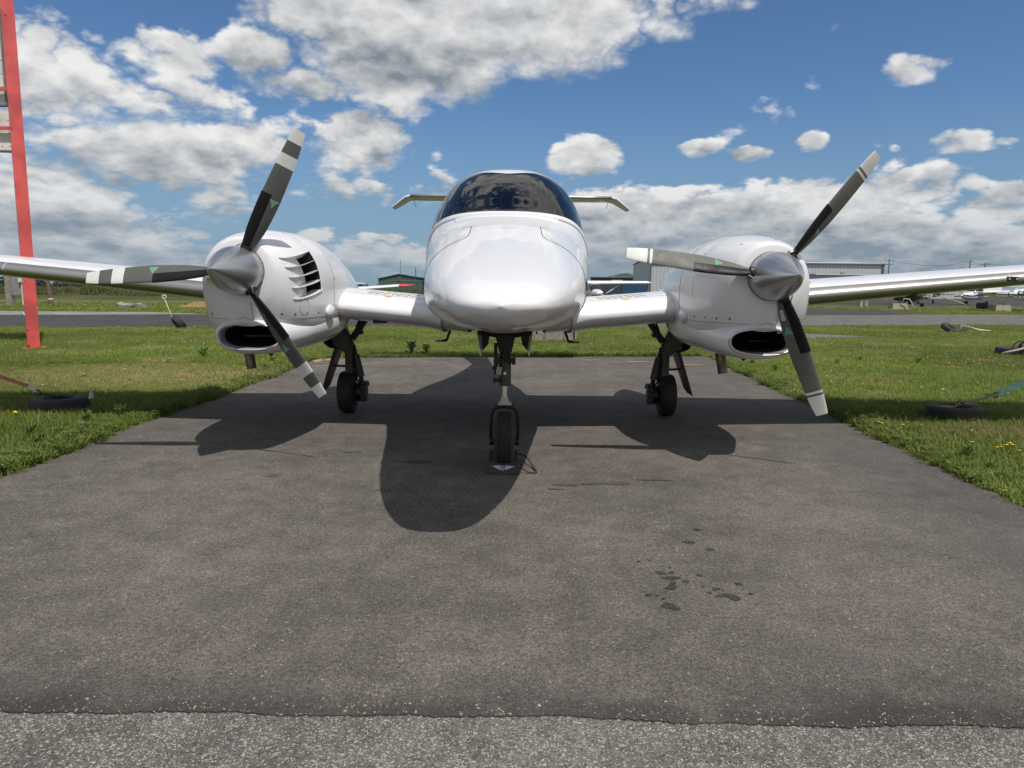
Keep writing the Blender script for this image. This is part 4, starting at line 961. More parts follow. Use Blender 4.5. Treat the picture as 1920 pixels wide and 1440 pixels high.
# ================================================================== TIE-DOWN TYRES AND STRAPS
M['strap_red'] = simple('strap_faded_red', (.42, .17, .11), .85, var=.2, vscale=30)
M['strap_teal'] = simple('strap_teal', (.26, .50, .45), .85, var=.2, vscale=30)
M['strap_white'] = simple('strap_white', (.50, .52, .55), .85)
M['rope'] = simple('rope_grey', (.34, .30, .24), .95, var=.3, vscale=90)
M['rope_light'] = simple('rope_pale', (.52, .48, .38), .95, var=.25, vscale=60)
M['chain'] = simple('chain_rust', (.05, .042, .036), .7, .4)
def flat_tyre(name, x, y, r, h, label, tilt=(0, 0, 0), group='tie-down tyres in the grass', z=None):
    t = empty(name, (x, y, (0 if z is None else z)), label, 'tyre', group); t.rotation_euler = tilt
    g = MB(); prof = []
    ri = r*.48
    for a in np.linspace(0, math.pi*2, 21):
        prof.append((ri+(r-ri)*.5+(r-ri)*.5*np.sign(math.cos(a))*abs(math.cos(a))**.7, h*.5+h*.5*np.sign(math.sin(a))*abs(math.sin(a))**.7))
    g.lathe(prof, (0, 0, 0), 'z', 44); g.build('tyre_body', M['oldtyre'], t)
    g = MB()
    for k in range(4): g.lathe([(r*1.0+.002-.0*k, h*(.26+.16*k)-.006), (r+.004, h*(.26+.16*k)), (r+.002, h*(.26+.16*k)+.006)], (0, 0, 0), 'z', 44)
    g.build('tread_rib', M['oldtyre'], t)['kind'] = 'stuff'
    g = MB(); g.lathe([(r*.86, h*.93), (r*.80, h*.985), (r*.74, h*.985)], (0, 0, 0), 'z', 44); g.build('sidewall_ring', M['oldtyre'], t)
    return t
flat_tyre('tie_down_anchor', -4.14, 6.42, .235, .11, 'black tyre lying flat in shaded grass left of the pad with red strap')
st = empty('tie_down_strap', (-4.3, 6.45, 0), 'faded red strap with white end running from the left tyre', 'strap')
o3 = (-4.3, 6.45, 0)
def ribbon(g, pts, wd, th=.004):
    V = []; 
    for i, p in enumerate(pts):
        a = Vector(pts[min(i+1, len(pts)-1)])-Vector(pts[max(i-1, 0)]); sd = a.cross(Vector((0, -1, .35))).normalized()*wd/2; n_ = a.cross(sd).normalized()*th/2; p = Vector(p)
        V += [p-sd-n_, p+sd-n_, p+sd+n_, p-sd+n_]
    F = []
    for i in range(len(pts)-1):
        for k in range(4): F.append((4*i+k, 4*i+(k+1) % 4, 4*i+4+(k+1) % 4, 4*i+4+k))
    F += [(3, 2, 1, 0), tuple(4*(len(pts)-1)+k for k in range(4))]
    g.add(V, F)
g = MB(o3); ribbon(g, [(-4.42, 6.43, .205), (-4.60, 6.47, .25), (-4.75, 6.5, .29), (-5.05, 6.55, .37), (-5.4, 6.6, .45)], .035); g.build('webbing', M['strap_red'], st)
g = MB(o3); ribbon(g, [(-4.33, 6.41, .168), (-4.42, 6.425, .207)], .042, .008); g.build('strap_end', M['strap_white'], st)
g = MB(o3); g.tube([(-4.33+.025*math.cos(a), 6.41, .150+.025*math.sin(a)) for a in np.linspace(0, 2*math.pi, 12, endpoint=False)], .006, 6, True); g.build('ring', M['chain'], st)
g = MB(o3)
for k, (x, y, z) in enumerate([(-4.30+.025*i, 6.42+.012*i, .135-.006*i) for i in range(7)]): g.tube([(x+.017*math.cos(a), y, z+(.010*math.sin(a) if k % 2 else .004*math.sin(a))) for a in np.linspace(0, 2*math.pi, 8, endpoint=False)], .0045, 5, True)
g.tube([(-4.16, 6.48, .11), (-4.12, 6.52, .09), (-4.06, 6.54, .05)], .014, 6); g.build('chain_link', M['chain'], st)
g = MB(); g.prism([(-3.905, .085), (-3.875, .20), (-3.855, .10)], 6.46, 6.475); tag(g.build('metal_shard', M['strap_white'], None), 'small pale pointed metal plate sticking up beside the left tyre', 'plate')
flat_tyre('tie_down_anchor', 4.08, 6.46, .235, .11, 'black tyre lying in grass right of the pad with teal strap')
st = empty('tie_down_strap', (4.3, 6.5, 0), 'teal webbing strap knotted to grey rope at the right tyre', 'strap'); o3 = (4.3, 6.5, 0)
g = MB(o3); ribbon(g, [(4.44, 6.45, .225), (4.60, 6.47, .28), (4.75, 6.5, .345), (5.0, 6.55, .45), (5.4, 6.6, .62)], .05); g.build('webbing', M['strap_teal'], st)
g = MB(o3); g.tube([(4.44+.022*math.cos(a), 6.45, .215+.022*math.sin(a)) for a in np.linspace(0, 2*math.pi, 12, endpoint=False)], .006, 6, True); g.build('ring', M['chain'], st)
g = MB(o3); g.tube([(4.43, 6.45, .21), (4.38, 6.46, .20), (4.36, 6.45, .215), (4.39, 6.44, .225), (4.36, 6.45, .19), (4.25, 6.47, .16), (4.19, 6.49, .145), (4.15, 6.50, .12), (4.10, 6.55, .06)], .012, 8)
g.tube([(4.20, 6.48, .15), (4.17, 6.47, .155), (4.15, 6.48, .135), (4.20, 6.48, .13), (4.25, 6.47, .125)], .010, 8); g.tube([(4.10, 6.52, .085), (4.02, 6.50, .098), (3.97, 6.53, .09)], .011, 8); g.build('rope', M['rope'], st)
flat_tyre('tie_down_anchor', 9.45, 13.3, .33, .16, 'black tyre with looped hoses lying in the grass at the right edge')
g = MB((9.4, 13.2, 0))
for (x, y, rr_, zz) in ((9.30, 13.0, .13, .14), (9.42, 13.05, .10, .16), (9.55, 13.1, .16, .16)): g.tube([(x+rr_*math.cos(a), y, zz+rr_*1.1*math.sin(a)) for a in np.linspace(-.2, math.pi+.2, 14)], .013, 6)
ob = g.build('tie_down_rope', M['tyre']); ob.location = (9.4, 13.2, 0); tag(ob, 'dark loops of hose standing up from the tyre at the right edge', 'rope')
g = MB((9.2, 13.0, 0)); g.tube([(8.95, 12.95, .06), (9.1, 12.9, .11), (9.25, 12.95, .13), (9.4, 12.97, .17), (9.6, 13.0, .19)], .022, 6); ob = g.build('tie_down_rope', M['rope']); ob.location = (9.2, 13.0, 0); tag(ob, 'pale frayed rope draped over the tyre at the right edge', 'rope')
flat_tyre('tie_down_anchor', 13.0, 21.2, .27, .16, 'tilted black tyre in the grass with coil of pale rope', (R(28), R(10), R(20)), z=.03)
g = MB((13.4, 21, 0))
for k in range(6): g.tube([(13.2+.05*k, 21.0+.02*k, .05), (13.24+.05*k, 21.0, .22-.012*k), (13.45+.05*k, 20.95, .17-.015*k), (13.75+.06*k, 20.9, .07)], .014, 5)
ob = g.build('rope_coil', M['rope_light']); ob.location = (13.4, 21, 0); tag(ob, 'coil of pale rope lying in grass beside the tilted tyre', 'rope')
flat_tyre('tie_down_anchor', -8.95, 18.9, .21, .19, 'black tyre standing tilted in grass before the left taxiway', (R(-12), R(52), R(25)), z=.10)
g = MB((-9.1, 19, 0)); g.tube([(-9.02, 18.9, .2), (-9.12, 18.95, .45), (-9.27, 19.0, .80)], .011, 6); g.tube([(-9.27+.05*math.cos(a), 19.0, .83+.05*math.sin(a)) for a in np.linspace(0, 2*math.pi, 10, endpoint=False)], .02, 6, True)
ob = g.build('tie_down_rope', M['rope_light']); ob.location = (-9.1, 19, 0); tag(ob, 'thin pale rope with a knotted end rising from the standing tyre', 'rope')
# posts and odds and ends left of the pole
M['wood'] = simple('weathered_wood', (.13, .095, .065), .9, var=.3, vscale=9, bmp=.3)
M['woodgrey'] = simple('grey_timber', (.24, .22, .19), .9, var=.25, vscale=9, bmp=.3)
M['conc'] = simple('cast_concrete', (.30, .27, .20), .9, var=.25, vscale=6, bmp=.3)
M['whitepipe'] = simple('white_pipe', (.55, .55, .53), .6)
M['greybox'] = simple('grey_utility_box', (.22, .22, .22), .6)
ub = empty('utility_stand', (-26.5, 38, 0), 'grey wooden stand with electrical boxes beyond the left taxiway', 'utility stand')
def at_(o3): return MB(o3)
g = MB((-26.5, 38, 0)); g.box((-26.75, 38, .85), (.28, .28, 1.95)); g.build('post', M['woodgrey'], ub)
g = MB((-26.5, 38, 0)); g.box((-26.35, 38, 1.1), (.55, .12, 1.1)); g.build('cabinet', M['greybox'], ub)
for x, z1 in ((-26.0, 1.35), (-25.72, 1.0)):
    g = MB((-26.5, 38, 0)); g.cyl((x, 37.9, -.05), (x, 37.9, z1), .04); g.build('conduit', M['whitepipe'], ub)
g = MB((-26.5, 38, 0)); g.box((-25.72, 37.85, 1.0), (.2, .12, .3)); g.box((-26.0, 37.85, 1.35), (.22, .12, .22)); g.build('junction_box', M['whitepipe'], ub)
wp = empty('wooden_post', (-26.9, 41.6, 0), 'thin brown wooden post with white band beyond the left taxiway', 'post')
g = MB((-26.9, 41.6, 0)); g.cyl((-26.9, 41.6, -.05), (-27.15, 41.6, 2.6), .13, .11, 10); g.build('shaft', M['wood'], wp)
g = MB((-26.9, 41.6, 0)); g.cyl((-26.92, 41.6, .25), (-26.925, 41.6, .33), .137, n=10); g.build('band', M['whitepipe'], wp)
g = MB((-26.9, 41.6, 0)); g.box((-26.72, 41.5, 1.55), (.2, .1, .25)); g.build('bracket', M['greybox'], wp)
fl = empty('flood_lamp', (-14.6, 21.6, 0), 'small silver lamp just left of the red pole', 'lamp')
g = MB((-14.6, 21.6, 0)); g.cyl((-14.50, 21.6, -.02), (-14.52, 21.6, .20), .03); g.build('stem', M['greybox'], fl)
g = MB((-14.6, 21.6, 0)); g.cyl((-14.68, 21.45, .16), (-14.52, 21.6, .34), .13, .10, 14); g.build('lamp_head', M['lipmetal'], fl)
rp = empty('rubble_heap', (-19.3, 36.2, 0), 'heap of pale broken concrete in grass across the left taxiway', 'rubble')
rg = np.random.RandomState(3)
for k in range(7):
    g = MB((-19.3, 36.2, 0)); c = (-19.9+.2*k+rg.uniform(-.1, .1), 36.2+rg.uniform(-.2, .2), .06+rg.uniform(0, .18)); g.box(c, (rg.uniform(.3, .5), .3, rg.uniform(.12, .22)), rg.uniform(0, 3), rg.uniform(-.4, .4), rg.uniform(-.4, .4)); g.build('chunk', M['woodgrey'], rp)
flat_tyre('tie_down_anchor', -17.3, 38.5, .42, .22, 'dark tyre lying far off in grass across the left taxiway')
pb = empty('plank_pile', (-16.6, 37.2, 0), 'small pile of yellowish planks beside the left engine in the distance', 'planks')
for k in range(4):
    g = MB((-16.6, 37.2, 0)); g.box((-16.6+.12*k, 37.2+.05*k, .05+.07*k), (1.7-.25*k, .25, .06), .15-.08*k); g.build('plank', simple('plank_yellow', (.42, .30, .13), .85, var=.2) if k == 0 else bpy.data.materials['plank_yellow'], pb)
# weathered crate with stakes behind the nose leg
cr = empty('wooden_crate', (.9, 16.0, 0), 'weathered grey wooden crate with stakes behind the nose leg', 'crate')
for k in range(5):
    g = MB((.9, 16, 0)); g.box((.38+.22*k, 16.0, .24), (.20, .03, .50), 0, 0, R(random.uniform(-2, 2))); g.build('board', M['woodgrey'], cr)
g = MB((.9, 16, 0)); g.box((.9, 16.3, .25), (1.15, .03, .42)); g.box((.36, 16.15, .25), (.03, .3, .45)); g.box((1.42, 16.15, .25), (.03, .3, .45)); g.build('back_frame', M['woodgrey'], cr)
# tie-down blocks and gear on the right
def conc_block(x, y, lab, sx=1.2, rz=.2):
    b = empty('tie_down_block', (x, y, 0), lab, 'concrete block', 'concrete tie-down blocks by the right taxiway')
    g = MB((x, y, 0)); g.add([(x+a*sx/2*(1 if z == 0 else .86), y+c*.35*(1 if z == 0 else .8), z*.42) for a in (-1, 1) for c in (-1, 1) for z in (0, 1)], [(0, 1, 3, 2), (4, 6, 7, 5), (0, 4, 5, 1), (2, 3, 7, 6), (0, 2, 6, 4), (1, 5, 7, 3)]); g.build('slab', M['conc'], b)
    g = MB((x, y, 0)); g.tube([(x-.1, y, .40), (x-.05, y, .55), (x+.1, y, .58), (x+.22, y, .40)], .03, 6); g.build('loop', M['chain'], b); return b
conc_block(27.5, 51.0, 'greenish concrete tie-down block with white rope below the black plane', 1.15)
g = MB((27.8, 50.5, 0)); g.tube([(27.55, 50.6, .42), (27.6, 50.5, .75), (27.95, 50.4, .72), (28.2, 50.35, .3), (28.3, 50.3, .05)], .035, 6); ob = g.build('tie_down_rope', M['rope_light']); ob.location = (27.8, 50.5, 0); tag(ob, 'white rope looped over the concrete block below the black plane', 'rope')
conc_block(32.9, 48.2, 'pale concrete tie-down block with rope rising to the white tail', 1.1)
g = MB((33, 48, 0)); g.tube([(32.75, 48.1, .42), (33.3, 48.1, 1.0), (33.9, 48.2, 1.55)], .03, 6); ob = g.build('tie_down_rope', M['rope_light']); ob.location = (33, 48, 0); tag(ob, 'pale rope running up from the concrete block to the white tail', 'rope')
flat_tyre('tie_down_anchor', 35.7, 54.2, .48, .5, 'stack of dark tyre and wheel in grass near the white tail')
pp_ = empty('bollard', (28.4, 57.6, 0), 'weathered grey bollard post in front of the distant orange cover', 'bollard')
g = MB((28.4, 57.6, 0)); g.cyl((28.4, 57.6, -.05), (28.45, 57.6, 1.25), .22, .16, 12); g.build('post', M['woodgrey'], pp_)
g = MB((28.4, 57.6, 0)); g.box((28.05, 57.6, .4), (.25, .25, .85)); g.build('footing', M['conc'], pp_)
g = MB((34, 55, 0)); g.tube([(33.0, 56, 1.0), (34.2, 55, .55), (35.0, 54, .05)], .035, 6); ob = g.build('tie_down_rope', simple('rope_yellow', (.50, .42, .14), .9)); ob.location = (34, 55, 0); tag(ob, 'yellow rope slanting down from the black plane to the grass', 'rope')
# ================================================================== DISTANT PLANES
M['jetblack'] = simple('black_aircraft_paint', (.012, .012, .015), .3, coat=.4)
M['navy'] = simple('navy_aircraft_paint', (.03, .05, .12), .3, coat=.4)
M['winglass'] = simple('dark_window', (.02, .025, .03), .08)
M['lettering'] = simple('dark_lettering', (.015, .03, .05), .5)
M['letterwhite'] = simple('white_lettering', (.75, .75, .75), .5)
M['redtip'] = simple('red_tip_paint', (.55, .03, .04), .35)
M['orangecover'] = simple('orange_cover', (.60, .10, .02), .7)
def text_mesh(txt, size, mt, parent, mat4):
    cu = bpy.data.curves.new('registration', 'FONT'); cu.body = txt; cu.size = size; cu.extrude = .004; cu.align_x = 'CENTER'; cu.align_y = 'CENTER'
    t = bpy.data.objects.new('tmp', cu); COL.objects.link(t)
    me = bpy.data.meshes.new_from_object(t.evaluated_get(bpy.context.evaluated_depsgraph_get())); bpy.data.objects.remove(t)
    me.name = 'registration'; me.materials.clear(); me.transform(mat4)
    return link('registration', me, mt, parent, False)
def light_plane(label, loc, rz, paint, wingm=None, high=True, reg=None, regm='lettering', strut=True, dihed=.02, tipm=None, wth=1.0, tip0=5.1, regsize=.50, scale=1.0, trike=True, group=None, stripe=None):
    """nose towards -y, about 8 m long"""
    t = empty('parked_plane', loc, label, 'plane', group, rz); t.scale = (scale,)*3; wingm = wingm or paint
    S = Surf([(-2.2, .05, 1.15, 1.0, 1.08, 2, 2), (-2.1, .25, 1.32, .82, 1.08, 2.3, 2.3), (-1.6, .42, 1.45, .70, 1.08, 2.5, 2.5), (-.9, .52, 1.52, .62, 1.08, 2.6, 2.6), (-.4, .56, 1.95, .60, 1.15, 3, 2.8), (.2, .56, 2.10, .60, 1.2, 3, 2.8), (1.2, .52, 2.05, .65, 1.2, 2.8, 2.6), (2.2, .36, 1.65, .80, 1.2, 2.4, 2.4), (3.6, .22, 1.48, .98, 1.22, 2.2, 2.2), (5.2, .10, 1.42, 1.16, 1.28, 2, 2), (5.5, .02, 1.38, 1.24, 1.3, 2, 2)])
    ph = np.linspace(0, 2*math.pi, 28, endpoint=False)
    g = MB(); g.grid(S.P(np.linspace(-2.2, 5.5, 40)[:, None], ph[None, :]), True); fu = g.build('fuselage', M[paint], t)
    g = MB(); g.grid(S.P(np.linspace(-.82, -.2, 8)[:, None], np.linspace(-R(62), R(62), 16)[None, :], .012)); g.build('windshield', M['winglass'], t)
    for s in (-1, 1):
        g = MB(); g.grid(S.P(np.linspace(-.1, .55, 6)[:, None], np.linspace(s*R(42), s*R(72), 6)[None, :], .012)); g.build('side_window', M['winglass'], t)
        g = MB(); g.grid(S.P(np.linspace(.68, 1.5, 6)[:, None], np.linspace(s*R(46), s*R(72), 6)[None, :], .012)); g.build('side_window', M['winglass'], t)
        if stripe:
            g = MB(); g.grid(S.P(np.linspace(-2.0, 4.9, 30)[:, None], np.linspace(s*R(84), s*R(102), 4)[None, :], .008)); g.build('cheat_line', M[stripe], t)
    zw = 2.08 if high else .78
    for s in (-1, 1):
        g = MB(); rows = [((s*x, -.15+.06*x*.4, zw+dihed*x), 1.55-.09*x, (0, 0, wth)) for x in (0.0 if high else .3, 1.2, 2.8, 4.2, tip0)]
        lifting(g, rows); wg = g.build('wing', M[wingm], t)
        g = MB(); lifting(g, [((s*tip0, -.15+.024*tip0, zw+dihed*tip0), 1.55-.09*tip0, (0, 0, wth)), ((s*5.4, .05, zw+dihed*5.4), .95, (0, 0, 1)), ((s*5.55, .25, zw+dihed*5.5), .6, (0, 0, 1))]); g.build('wing_tip', M[tipm or wingm], wg)
        if high and strut:
            g = MB(); g.tube([(s*.55, .1, .80), (s*2.6, .25, zw+dihed*2.6-.02)], .045, 8); g.build('wing_strut', M[wingm], t)
        g = MB(); lifting(g, [((s*.03, 4.55, 1.33), .95, (0, 0, 1)), ((s*1.65, 4.75, 1.35), .70, (0, 0, 1))]); g.build('tailplane', M[wingm], t)
        g = MB(); g.tube([(s*.35, .55, .72), (s*1.15, .6, .30)], [.06, .045], 8); g.build('gear_leg', M['lipmetal' if paint != 'jetblack' else 'gear_dark'], t)
        g = MB(); tyre(g, (s*1.2, .6, .24), .24, .17, .10, 'x', 24); g.lathe([(.005, -.03), (.10, -.03), (.10, .03), (.005, .03)], (s*1.2, .6, .24), 'x', 16); g.build('wheel', M['tyre'], t)
    g = MB(); lifting(g, [((0, 4.2, 1.4), 1.25, (1, 0, 0)), ((0, 4.85, 2.55), .75, (1, 0, 0))]); g.build('tail_fin', M[paint], t)
    if trike:
        g = MB(); g.tube([(0, -1.7, .78), (0, -1.75, .25)], .04, 8); g.build('nose_leg', M['lipmetal'], t)
        g = MB(); tyre(g, (0, -1.75, .20), .20, .14, .09, 'x', 24); g.build('wheel', M['tyre'], t)
    g = MB(); g.lathe([(.005, -2.5), (.09, -2.4), (.15, -2.2)], (0, 0, 1.08), 'y', 18); g.build('spinner', M['lipmetal'], t)
    g = MB()
    for s in (-1, 1): g.box((s*.45, -2.27, 1.08+s*.06), (.9, .03, .11), 0, 0, s*.12)
    g.build('propeller_blade', M['gear_dark'], t)
    if reg:
        for s in (-1, 1):
            yc, pz = 2.9, S.phi_at_z(2.9, 1.22, s); c = S.P(np.array(yc), np.array(pz), .02)
            c2 = S.P(np.array(yc+.6), np.array(S.phi_at_z(yc+.6, 1.22, s)), .02); d = Vector((c2-c).tolist()).normalized()*s
            up = Vector((0, 0, 1)); n_ = d.cross(up); mt4 = Matrix((d, up, n_)).transposed().to_4x4(); mt4.translation = Vector(c.tolist())
            text_mesh(reg, regsize, M[regm], t, mt4)
    return t
GP = 'small planes parked far off on the apron'
light_plane('black plane with white registration letters parked beyond the right wing', (34.2, 62.0, -.08), R(-62), 'jetblack', reg='C-GDGB', regm='letterwhite', group=GP, scale=.84)
light_plane('white plane with dark registration letters at the right edge, tail to the left', (36.8, 48.6, -.08), R(90+8), 'white', reg='C-FRU', regsize=.66, group=GP, stripe='jetblack')
light_plane('white and blue high wing plane parked behind the black plane', (48.6, 75.5, 0), R(-64), 'white', reg='C-B', group=GP, stripe='navy', scale=.88)
light_plane('dark blue plane parked between the black plane and white plane', (46.0, 80.5, 0), R(-40), 'navy', group=GP, scale=.88)
light_plane('white high wing plane seen past the nose on the right, behind the inner wing', (6.9, 60.5, -.22), R(8), 'white', group=GP, scale=.92, wth=2.3)
light_plane('low wing white plane with bright red wing tip behind the left inner wing', (-11.4, 42.0, .05), R(0), 'white', high=False, tipm='redtip', dihed=.085, group=GP, wth=1.7, tip0=4.7)
light_plane('dark high wing plane half hidden behind the nose on the left', (-5.2, 60.0, -.33), R(0), 'jetblack', group=GP, scale=.93)
oc = empty('covered_plane', (39.6, 76, 0), 'aircraft under a bright orange cover beyond the right wing', 'covered plane', GP)
g = MB((39.6, 76, 0)); rows = []
for x in np.linspace(-4.6, 4.4, 16):
    rows.append([(39.6+x, 76+.8*math.cos(a), (.62+.10*math.sin(x*2.1))+(.62+.16*math.sin(x*1.3+1))*math.sin(a)) for a in np.linspace(0, math.pi, 9)])
g.grid(np.array(rows)); g.build('cover', M['orangecover'], oc)
for x in (-2.2, 2.6):
    g = MB((39.6, 76, 0)); tyre(g, (39.6+x, 76, .26), .28, .2, .1, 'x', 18); g.build('wheel', M['tyre'], oc)
# ================================================================== DISTANT BUILDINGS, POLES, TREES
def ribbed():
    mt, t, b = material('ribbed_steel_cladding'); P = wpos(t); x, y, z = t.sep(P)
    r_ = t.math('FRACT', t.math('MULTIPLY', t.math('ADD', x, y), 1/.9))
    k = t.ramp(t.math('ABSOLUTE', t.math('SUBTRACT', r_, .5)), .32, .48, 1.0, .78)
    t.l.new(t.vmath('SCALE', (.42, .44, .47), None, k), b.inputs['Base Color']); b.inputs['Roughness'].default_value = .45; return mt
M['clad'] = ribbed(); M['roofsteel'] = simple('roof_steel', (.50, .51, .52), .45, var=.08, vscale=.3)
M['greenclad'] = simple('green_cladding', (.05, .10, .085), .6, var=.1, vscale=.4); M['greenroof'] = simple('green_roof', (.085, .15, .12), .55, var=.1, vscale=.4)
M['darkdoor'] = simple('dark_door', (.06, .06, .06), .6); M['bluepanel'] = simple('blue_panel', (.012, .055, .12), .6); M['darkblue'] = simple('dark_blue_wall', (.03, .045, .075), .6)
M['trimgrey'] = simple('trim_grey', (.10, .10, .10), .6)
hg = empty('hangar', (34.4, 180, 0), 'long pale ribbed steel hangar behind the right propeller', 'hangar'); O = (34.4, 180, 0)
x0, x1, y0, y1, hh = 34.4, 92.6, 180, 206, 8.4
g = MB(O); g.prism([(x0, 0), (x1, 0), (x1, hh), (x0, hh)], y0, y0+.3); g.prism([(y0+.3, 0), (y1, 0), (y1, hh-.1), ((y0+y1)/2, hh+.55), (y0+.3, hh-.1)], x0, x0+.3, 'x'); g.prism([(y0+.3, 0), (y1, 0), (y1, hh-.1), ((y0+y1)/2, hh+.55), (y0+.3, hh-.1)], x1-.3, x1, 'x'); g.build('wall', M['clad'], hg)
g = MB(O); ym = (y0+y1)/2; g.add([(x0-.4, y0-.4, hh+.02), (x1+.4, y0-.4, hh+.02), (x1+.4, ym, hh+.75), (x0-.4, ym, hh+.75), (x1+.4, y1+.4, hh), (x0-.4, y1+.4, hh)], [(0, 1, 2, 3), (3, 2, 4, 5)]); g.build('roof', M['roofsteel'], hg)
g = MB(O); g.box(((x0+x1)/2, y0-.42, hh-.12), (x1-x0+.8, .12, .28)); g.box((x0+.02, y0-.1, hh/2), (.35, .35, hh)); g.box((x1-.1, y0-.1, hh/2), (.5, .3, hh)); g.build('trim', M['trimgrey'], hg)
for x in (60.5, 82.0):
    g = MB(O); g.box((x, y0-.9, 5.6), (.9, .7, .9), 0, R(25)); g.tube([(x, y0-.6, 5.5), (x-1.0, y0-.1, 3.9)], .10, 5); g.build('flood_light', M['trimgrey'], hg)
g = MB(O); g.box((54.5, y0-.12, 2.0), (8, .2, 4.0)); g.build('door', M['darkdoor'], hg)
for k in range(4):
    g = MB(O); g.box((x0-.06, 183+5.6*k, 2.3), (.1, .6, 1.8)); g.build('window', M['darkdoor'], hg)
an = empty('annex_building', (84, 168, 0), 'low dark fronted annex beside the pale hangar', 'building'); O = (84, 168, 0)
g = MB(O); g.box((90, 171, 2.6), (38, 6, 5.2)); g.build('wall', M['clad'], an)
g = MB(O); g.box((85.5, 167.9, 3.5), (14, .3, 3.6)); g.build('dark_panel', M['trimgrey'], an)
g = MB(O); g.box((90, 171, 5.35), (39, 7, .3)); g.build('roof', M['roofsteel'], an)
gh = empty('green_hangar', (-44, 258, 0), 'dark green gabled hangar behind the left inner wing', 'hangar'); O = (-44, 258, 0)
g = MB(O); g.prism([(-48.5, 0), (-29, 0), (-29, 4.4), (-41.0, 6.0), (-48.5, 4.4)], 258, 282); g.build('wall', M['greenclad'], gh)
g = MB(O); g.add([(-49, 257.5, 4.4), (-41, 257.5, 6.15), (-41, 283, 6.15), (-49, 283, 4.4), (-28.5, 257.5, 4.35), (-28.5, 283, 4.35)], [(0, 1, 2, 3), (1, 4, 5, 2)]); g.build('roof', M['greenroof'], gh)
g = MB(O); g.cyl((-41, 257.9, 4.6), (-41, 257.6, 4.6), .6, n=16); g.build('roundel', M['trimgrey'], gh)
ah = empty('arched_hangar', (40, 262, 0), 'low arched dark green hangar far behind the right inner wing', 'hangar'); O = (40, 262, 0)
g = MB(O); ar = [(33.0+13*u, .0+7.4*math.sqrt(max(0, 1-(2*u-1)**2))**.9) for u in np.linspace(0, 1, 25)]; g.prism([(x+1.5, z) for x, z in ar], 262, 290); g.build('shell', M['greenroof'], ah)
bb = empty('blue_building', (36, 235, 0), 'dark blue flat roofed building with a white sign far right of the nose', 'building'); O = (36, 235, 0)
g = MB(O); g.box((33.5, 238, 2.6), (15, 6, 5.2)); g.build('wall', M['darkblue'], bb)
g = MB(O); g.box((34.0, 234.9, 4.2), (3.6, .2, .55)); g.build('sign', M['letterwhite'], bb)
g = MB(O); g.box((33.5, 238, 5.3), (15.5, 6.6, .3)); g.build('roof', M['trimgrey'], bb)
bp = empty('blue_container', (26.5, 160, 0), 'bright blue steel container beneath the distant white wing', 'container'); O = (26.5, 160, 0)
for k in range(2):
    g = MB(O); g.box((25.6+2.75*k, 160, 1.25), (2.7, 3, 2.5)); g.build('panel', M['bluepanel'], bp)
def power_pole(x, y, h, lab, arm=True):
    t = empty('power_pole', (x, y, 0), lab, 'power pole', 'power poles on the skyline'); O = (x, y, 0)
    g = MB(O); g.cyl((x, y, -.1), (x, y, h), .20 if x > 0 else .10, .14 if x > 0 else .06, 8); g.build('shaft', M['trimgrey'], t)
    if arm:
        for dz_ in (.5, 1.5):
            g = MB(O); g.box((x, y, h-dz_), (2.6, .14, .16)); g.build('crossarm', M['trimgrey'], t)
        for dx_ in (-1.1, 1.1):
            g = MB(O); g.cyl((x+dx_, y, h-.42), (x+dx_, y, h-.05), .09, n=6); g.build('insulator', M['greybox'], t)
    return t
power_pole(109.6, 210, 11.0, 'power pole with crossarms just right of the hangar'); power_pole(137, 216, 11.2, 'plain thick power pole above the right wing', False); power_pole(143.5, 219, 10.6, 'small power pole rightmost above the right wing')
power_pole(-30.6, 195, 8.6, 'thin pole beside the green hangar roof', False); power_pole(-36.5, 270, 8.8, 'short pole on the green hangar ridge', False); power_pole(-24.5, 180, 6.4, 'slim mast left of the green hangar', False)
g = MB((120, 212, 0))
def wire(g, a, b, sag): g.tube([tuple(np.array(a)+(np.array(b)-np.array(a))*t-np.array((0, 0, sag*4*t*(1-t)))) for t in np.linspace(0, 1, 12)], .045, 4)
wire(g, (109.6, 210, 10.6), (137, 216, 10.2), 1.0); wire(g, (137, 216, 11), (118, 214, 7.8), .2); wire(g, (137, 216, 10.9), (143.5, 219, 10.0), .3); wire(g, (143.5, 219, 10.4), (190, 235, 11.0), 1.0); wire(g, (137, 216, 10.0), (190, 233, 8.0), .8)
ob = g.build('power_line', M['trimgrey']); ob.location = (120, 212, 0); tag(ob, 'thin power lines strung between the skyline poles on the right', 'power line')
g = MB((-34, 230, 0)); wire(g, (-36.5, 269, 8.0), (-20, 200, 7.0), 1.0); ob = g.build('power_line', M['trimgrey']); ob.location = (-34, 230, 0); tag(ob, 'thin sagging line beside the green hangar', 'power line')
